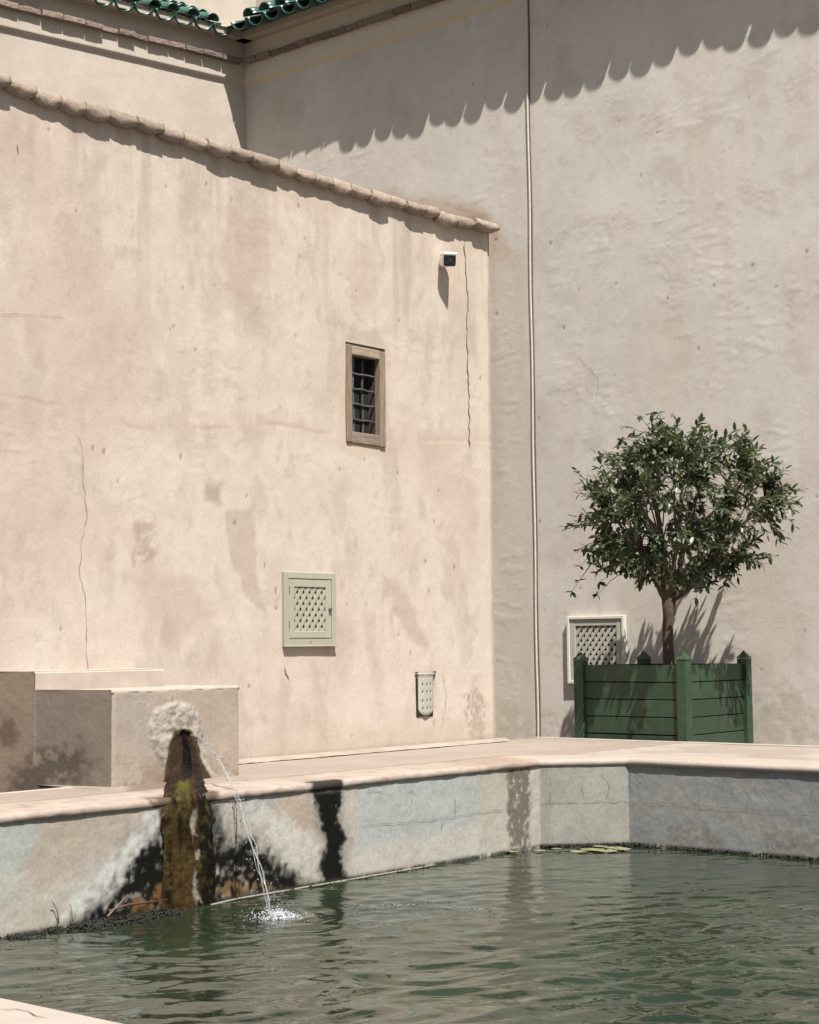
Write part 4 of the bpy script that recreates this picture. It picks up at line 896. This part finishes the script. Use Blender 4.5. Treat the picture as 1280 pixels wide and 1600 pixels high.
# perforated holder
PH = thing('perforated_holder', 'small pale perforated metal holder low on the left wall', 'holder', (0, 10.35, .245))
u0, u1, v0, v1 = 10.26, 10.45, .245, .585; nu_, nv_ = 19, 34; V = []; keep = []
for i in range(nu_+1):
    for j in range(nv_+1):
        a = i/nu_; c = j/nv_; u = u0+(u1-u0)*a; v = v0+(v1-v0)*c
        half = math.sqrt(max(0., 1-((.16-c)/.16)**2)) if c < .16 else 1.
        uu = (u0+u1)/2+(u-(u0+u1)/2)*max(half, .3)+(.0 if c < .93 else (a-.5)*.05*(c-.93)/.07)
        V.append((.012+.014*math.sin(math.pi*a)**.6*(1 if c > .05 else .6)+.02*(c > .9)*(c-.9)*3, uu, v))
F = []
for i in range(nu_):
    for j in range(nv_):
        if i in (4, 9, 14) and j in (5, 6, 11, 12, 18, 19, 24, 25, 30, 31) and (j % 1 == 0): continue
        a = i*(nv_+1)+j; F.append((a, a+nv_+1, a+nv_+2, a+1))
o = obj('perforated_plate', V, F, M_white if False else flat('pale_metal', (.33, .32, .265), .5, .06, 20, .05), PH, True); md = o.modifiers.new('thickness', 'SOLIDIFY'); md.thickness = .003
obj('back_plate', *ibox(u0-.012, u1+.005, v0-.006, v1-.04, -.008, .008, .004, LM), M_gapdark, PH)
for s_, uu in ((-1, u0-.03), (1, u1+.012)): obj('ear', *prism([(uu-.0, v1+.012), (uu+.03, v1+.012), (uu+.03 if s_ < 0 else uu, v1-.03)], .004, .016, LM), M_iron, PH)
# security camera
SC = thing('security_camera', 'small white security camera with black front high on the left wall', 'camera', (0, 10.62, 3.98))
ax_ = Vector((.78, -.58, -.16)).normalized(); cpos = Vector(at(703, 406, 'x', .14))
zz_ = (Vector((0, 0, 1))-ax_*ax_.z).normalized(); xx_ = ax_.cross(zz_)
def CM(u, v, w_): return tuple(cpos+(xx_*u+zz_*v+ax_*w_)*1.25)
obj('housing', *ibox(-.044, .044, -.040, .044, -.115, .0, .018, CM, 3), M_white, SC, True)
obj('visor', *ibox(-.047, .047, .030, .050, -.10, .022, .008, CM, 2), M_white, SC, True)
fr = obj('front_glass', *ibox(-.041, .041, -.041, .032, -.01, .008, .012, CM, 3), M_black, SC, True)
obj('lens', *tube([CM(0, -.002, .0), CM(0, -.002, .011)], .016, 14), flat('lens_rim', (.03, .03, .035), .25, .1, 10, 0), fr)
b0 = Vector(at(690, 408, 'x', .0)); obj('bracket', *tube([b0+Vector((0, 0, -.01)), b0+Vector((.045, 0, -.03)), Vector(CM(0, -.036, -.06))], .013, 8), M_white, SC, True)
obj('wall_plate', *tube([b0+Vector((.0, 0, -.01)), b0+Vector((.018, 0, -.01))], .042, 18), M_white, SC)

# ------------------------------------------------------------------ PLANTER
PX0, PX1, PY0, PY1 = .395, 1.415, 12.0, 13.02
PL = thing('wooden_planter', 'square dark green plank planter with pointed corner posts behind the pool rim', 'planter', ((PX0+PX1)/2, (PY0+PY1)/2, GZ))
pw = .047
for x, y in ((PX0, PY0), (PX1, PY0), (PX1, PY1), (PX0, PY1)):
    po = obj('corner_post', *ibox(x-pw, x+pw, y-pw, y+pw, GZ, .665, .004), M_green, PL)
    a = pw+.003; V = [(x-a, y-a, .667), (x+a, y-a, .667), (x+a, y+a, .667), (x-a, y+a, .667), (x-a, y-a, .672), (x+a, y-a, .672), (x+a, y+a, .672), (x-a, y+a, .672), (x, y, .738)]
    obj('pointed_cap', V, [(3, 2, 1, 0), (0, 1, 5, 4), (1, 2, 6, 5), (2, 3, 7, 6), (3, 0, 4, 7), (4, 5, 8), (5, 6, 8), (6, 7, 8), (7, 4, 8)], M_green, po)
zt_ = .625; pit = .1455; k = 0
while zt_-k*pit > GZ+.02:
    z1 = zt_-k*pit-.004; z0 = max(zt_-(k+1)*pit+.004, GZ+.03)
    for (x0, x1, y0, y1) in ((PX0+pw, PX1-pw, PY0-.012, PY0+.012), (PX0+pw, PX1-pw, PY1-.012, PY1+.012), (PX1-.012, PX1+.012, PY0+pw, PY1-pw), (PX0-.012, PX0+.012, PY0+pw, PY1-pw)):
        j = random.uniform(-.002, .002); obj('plank', *ibox(x0+.001, x1-.001, y0+j*(y1-y0 < .1), y1+j*(y1-y0 < .1), z0, z1, .003), M_green, PL)
    k += 1
b = MB()
for (x0, x1, y0, y1) in ((PX0+.02, PX1-.02, PY0+.013, PY0+.02), (PX0+.02, PX1-.02, PY1-.02, PY1-.013), (PX1-.02, PX1-.013, PY0+.02, PY1-.02), (PX0+.013, PX0+.02, PY0+.02, PY1-.02)): b.add(*ibox(x0, x1, y0, y1, GZ+.03, zt_-.02))
obj('liner', *b.vf(), M_gapdark, PL)
V, F = ibox(PX0+.02, PX1-.02, PY0+.02, PY1-.02, GZ+.05, .52); obj('soil', V, F, M_soil, PL)

# ------------------------------------------------------------------ TREE
TB = Vector((.975, 12.5, .5)); TR = thing('potted_tree', 'round clipped evergreen tree with glossy dark leaves growing in the green planter', 'tree', tuple(TB))
fork = Vector((.99, 12.49, 1.17))
tp = [TB+Vector((0, 0, -.05)), TB+Vector((.0, 0, .05)), TB+Vector((-.004, 0, .25)), TB+Vector((-.006, 0, .45)), fork+Vector((0, 0, -.12)), fork+Vector((.0, 0, .02)), fork+Vector((0, 0, .08))]
V, F = tube(tp, [.062, .055, .047, .047, .052, .060, .040], 12); V = [v+mnoise.noise_vector(v*14)*.006 for v in V]
trunk = obj('trunk', V, F, M_bark, TR, True)
CC_ = Vector((1.235, 12.34, 1.965)); RH, RV = .965, .755
rt = random.Random(21)
def inside_wall(p): return p.y < YB-.20
def shell(p): d = p-CC_; return math.sqrt((d.x/RH)**2+(d.y/RH)**2+(d.z/RV)**2)
def rpt(r0, r1):
    while True:
        d = Vector((rt.gauss(0, 1), rt.gauss(0, 1), rt.gauss(0, 1))).normalized(); r_ = rt.uniform(r0**3, r1**3)**(1/3)
        lim = 1+.10*mnoise.noise(d*1.7+Vector((5, 1, 2)))+.06*mnoise.noise(d*4)
        p = CC_+Vector((d.x*RH*(1.08 if d.x > 0 else 1), d.y*RH*(.62 if d.y > 0 else 1), d.z*RV))*r_*lim
        if inside_wall(p): return p
def curve(a, b, k, sag=.04, seed=0, lift=.15):
    out = []
    for i in range(k+1):
        t = i/k; p = a.lerp(b, t)+Vector((0, 0, lift*math.sin(math.pi*t)*(b-a).length*.4))+mnoise.noise_vector(a.lerp(b, t)*4+Vector((seed, 0, 0)))*sag*math.sin(math.pi*t); out.append(p)
    return out
bt = MB(); mains = []
for i in range(9):
    a = i*2.4; el = .55+.35*(i % 3)
    p = fork+Vector((math.cos(a)*math.cos(el)*.45+.05, math.sin(a)*math.cos(el)*.40-.05, math.sin(el)*.55)); p.y = min(p.y, YB-.15)
    c = curve(fork+Vector((math.cos(a)*.02, math.sin(a)*.02, .0)), p, 6, .05, i, -.1); mains.append(p)
    obj('branch', *tube(c, [.028-.014*k/6 for k in range(7)], 7), M_bark, trunk, True)
subs = []
for i in range(60):
    p = rpt(.45, .75); q = min(mains, key=lambda m_: (m_-p).length+.3*max(0, m_.z-p.z)); c = curve(q, p, 5, .05, i, -.05)
    bt.add(*tube(c, [.011-.006*k/5 for k in range(6)], 5)); subs.append(p)
tw = MB(); leaves = []
def addleaf(p, d, s): leaves.append((p, d, s))
ntw = 0
for i in range(930):
    p = rpt(.60 if i % 3 else .25, 1.0)
    g = mnoise.noise(p*3.1+Vector((9, 2, 4)))+.35*mnoise.noise(p*8)
    if g < -.16 and rt.random() < .80: continue
    q = min(subs, key=lambda m_: (m_-p).length); 
    if (q-p).length > .5: continue
    c = curve(q, p, 4, .03, i, .12); tw.add(*tube(c, [.0055-.0036*k/4 for k in range(5)], 4)); ntw += 1
    nl = rt.randint(8, 13); out = (p-CC_).normalized()
    for j in range(nl):
        t = 1-.75*(j/nl); k = min(3, int(t*4)); f = t*4-k; b0 = c[k].lerp(c[k+1], f); dirn = (c[k+1]-c[k]).normalized()
        a = j*2.4+i; side = dirn.cross(Vector((0, 0, 1))).normalized() if abs(dirn.z) < .95 else Vector((1, 0, 0)); up_ = side.cross(dirn)
        d = (dirn*rt.uniform(.3, .9)+(side*math.cos(a)+up_*math.sin(a))*rt.uniform(.5, 1)+Vector((0, 0, rt.uniform(-.55, .35)))+out*.2).normalized()
        addleaf(b0, d, rt.uniform(.048, .092))
# a few long shoots
for i in range(7):
    d = Vector((rt.gauss(0, 1), rt.gauss(0, 1), rt.gauss(0, .7))).normalized(); p = CC_+Vector((d.x*RH*(1.08 if d.x > 0 else 1), d.y*RH*(.62 if d.y > 0 else 1), d.z*RV))*rt.uniform(1.0, 1.09)
    if not inside_wall(p): continue
    q = min(subs, key=lambda m_: (m_-p).length); c = curve(q, p, 4, .05, i+99, .15); tw.add(*tube(c, [.005, .0045, .004, .003, .0015], 4))
    for j in range(6):
        b0 = c[3].lerp(c[4], j/5); dd = (d+Vector((rt.gauss(0, .8), rt.gauss(0, .8), rt.gauss(0, .5)))).normalized(); addleaf(b0, dd, rt.uniform(.05, .085))
# dense lower right and top clumps
for cpos_, n_, sp_ in ((Vector((1.45, 12.0, 1.32)), 26, .10), (Vector((1.25, 12.0, 2.55)), 40, .16), (Vector((1.7, 12.1, 1.75)), 26, .15), (Vector((.55, 12.1, 1.45)), 22, .12), (Vector((1.0, 11.9, 2.2)), 24, .16)):
    for i in range(n_):
        p = cpos_+Vector((rt.gauss(0, sp_), rt.gauss(0, sp_), rt.gauss(0, sp_*.7)))
        for j in range(4): addleaf(p, Vector((rt.gauss(0, 1), rt.gauss(0, 1), rt.gauss(-.3, .6))).normalized(), rt.uniform(.055, .09))
        q = min(subs, key=lambda m_: (m_-p).length); tw.add(*tube(curve(q, p, 3, .03, i, .1), [.004, .0035, .003, .0015], 4))
tag(obj('small_branches', *bt.vf(), M_bark, trunk, True), kind='stuff')
tag(obj('twigs', *tw.vf(), M_twig, trunk, True), kind='stuff')
LV = [(0, 0, 0), (.16, .22, .03), (.21, .5, .02), (.13, .8, -.03), (0, 1.0, -.10), (-.13, .8, -.03), (-.21, .5, .02), (-.16, .22, .03), (0, .25, -.025), (0, .55, -.035), (0, .82, -.06)]
LF = [(0, 1, 8), (8, 1, 2, 9), (9, 2, 3, 10), (10, 3, 4), (0, 8, 7), (8, 9, 6, 7), (9, 10, 5, 6), (10, 4, 5)]
lm = mesh('leaf', LV, LF, True); lm.materials.append(M_leaf)
def leafmat4(p, d, s):
    y = d; x = y.cross(Vector((rt.gauss(0, .4), rt.gauss(0, .4), 1))).normalized(); z = x.cross(y)
    return Matrix(((x.x*s, y.x*s, z.x*s, p.x), (x.y*s, y.y*s, z.y*s, p.y), (x.z*s, y.z*s, z.z*s, p.z), (0, 0, 0, 1)))
camv = Vector(CAM); leaves = [l for l in leaves if l[0].y+l[1].y*l[2] < YB-.03]
leaves.sort(key=lambda l: (l[0]-camv).length-l[2]*3)
for p, d, s in leaves[:300]:
    o = bpy.data.objects.new('leaf', lm); COL.objects.link(o); o.parent = TR; o.matrix_local = Matrix.Translation(-wloc(TR)) @ leafmat4(p, d, s)
LVn = np.array(LV); VS = []; FS4 = []; tone = []
for i, (p, d, s) in enumerate(leaves[300:]):
    M4 = np.array(leafmat4(p, d, s)); VS.append(LVn @ M4[:3, :3].T+M4[:3, 3]); n0 = i*11; FS4 += [tuple(n0+k for k in f) for f in LF]; tone += [rt.random()]*11
cr = tag(obj('crown', np.concatenate(VS), FS4, M_leaf, TR, True), kind='stuff')
ta = cr.data.attributes.new('tone', 'FLOAT', 'POINT'); ta.data.foreach_set('value', np.array(tone, dtype=np.float32))
print('leaves', len(leaves), 'twigs', ntw)
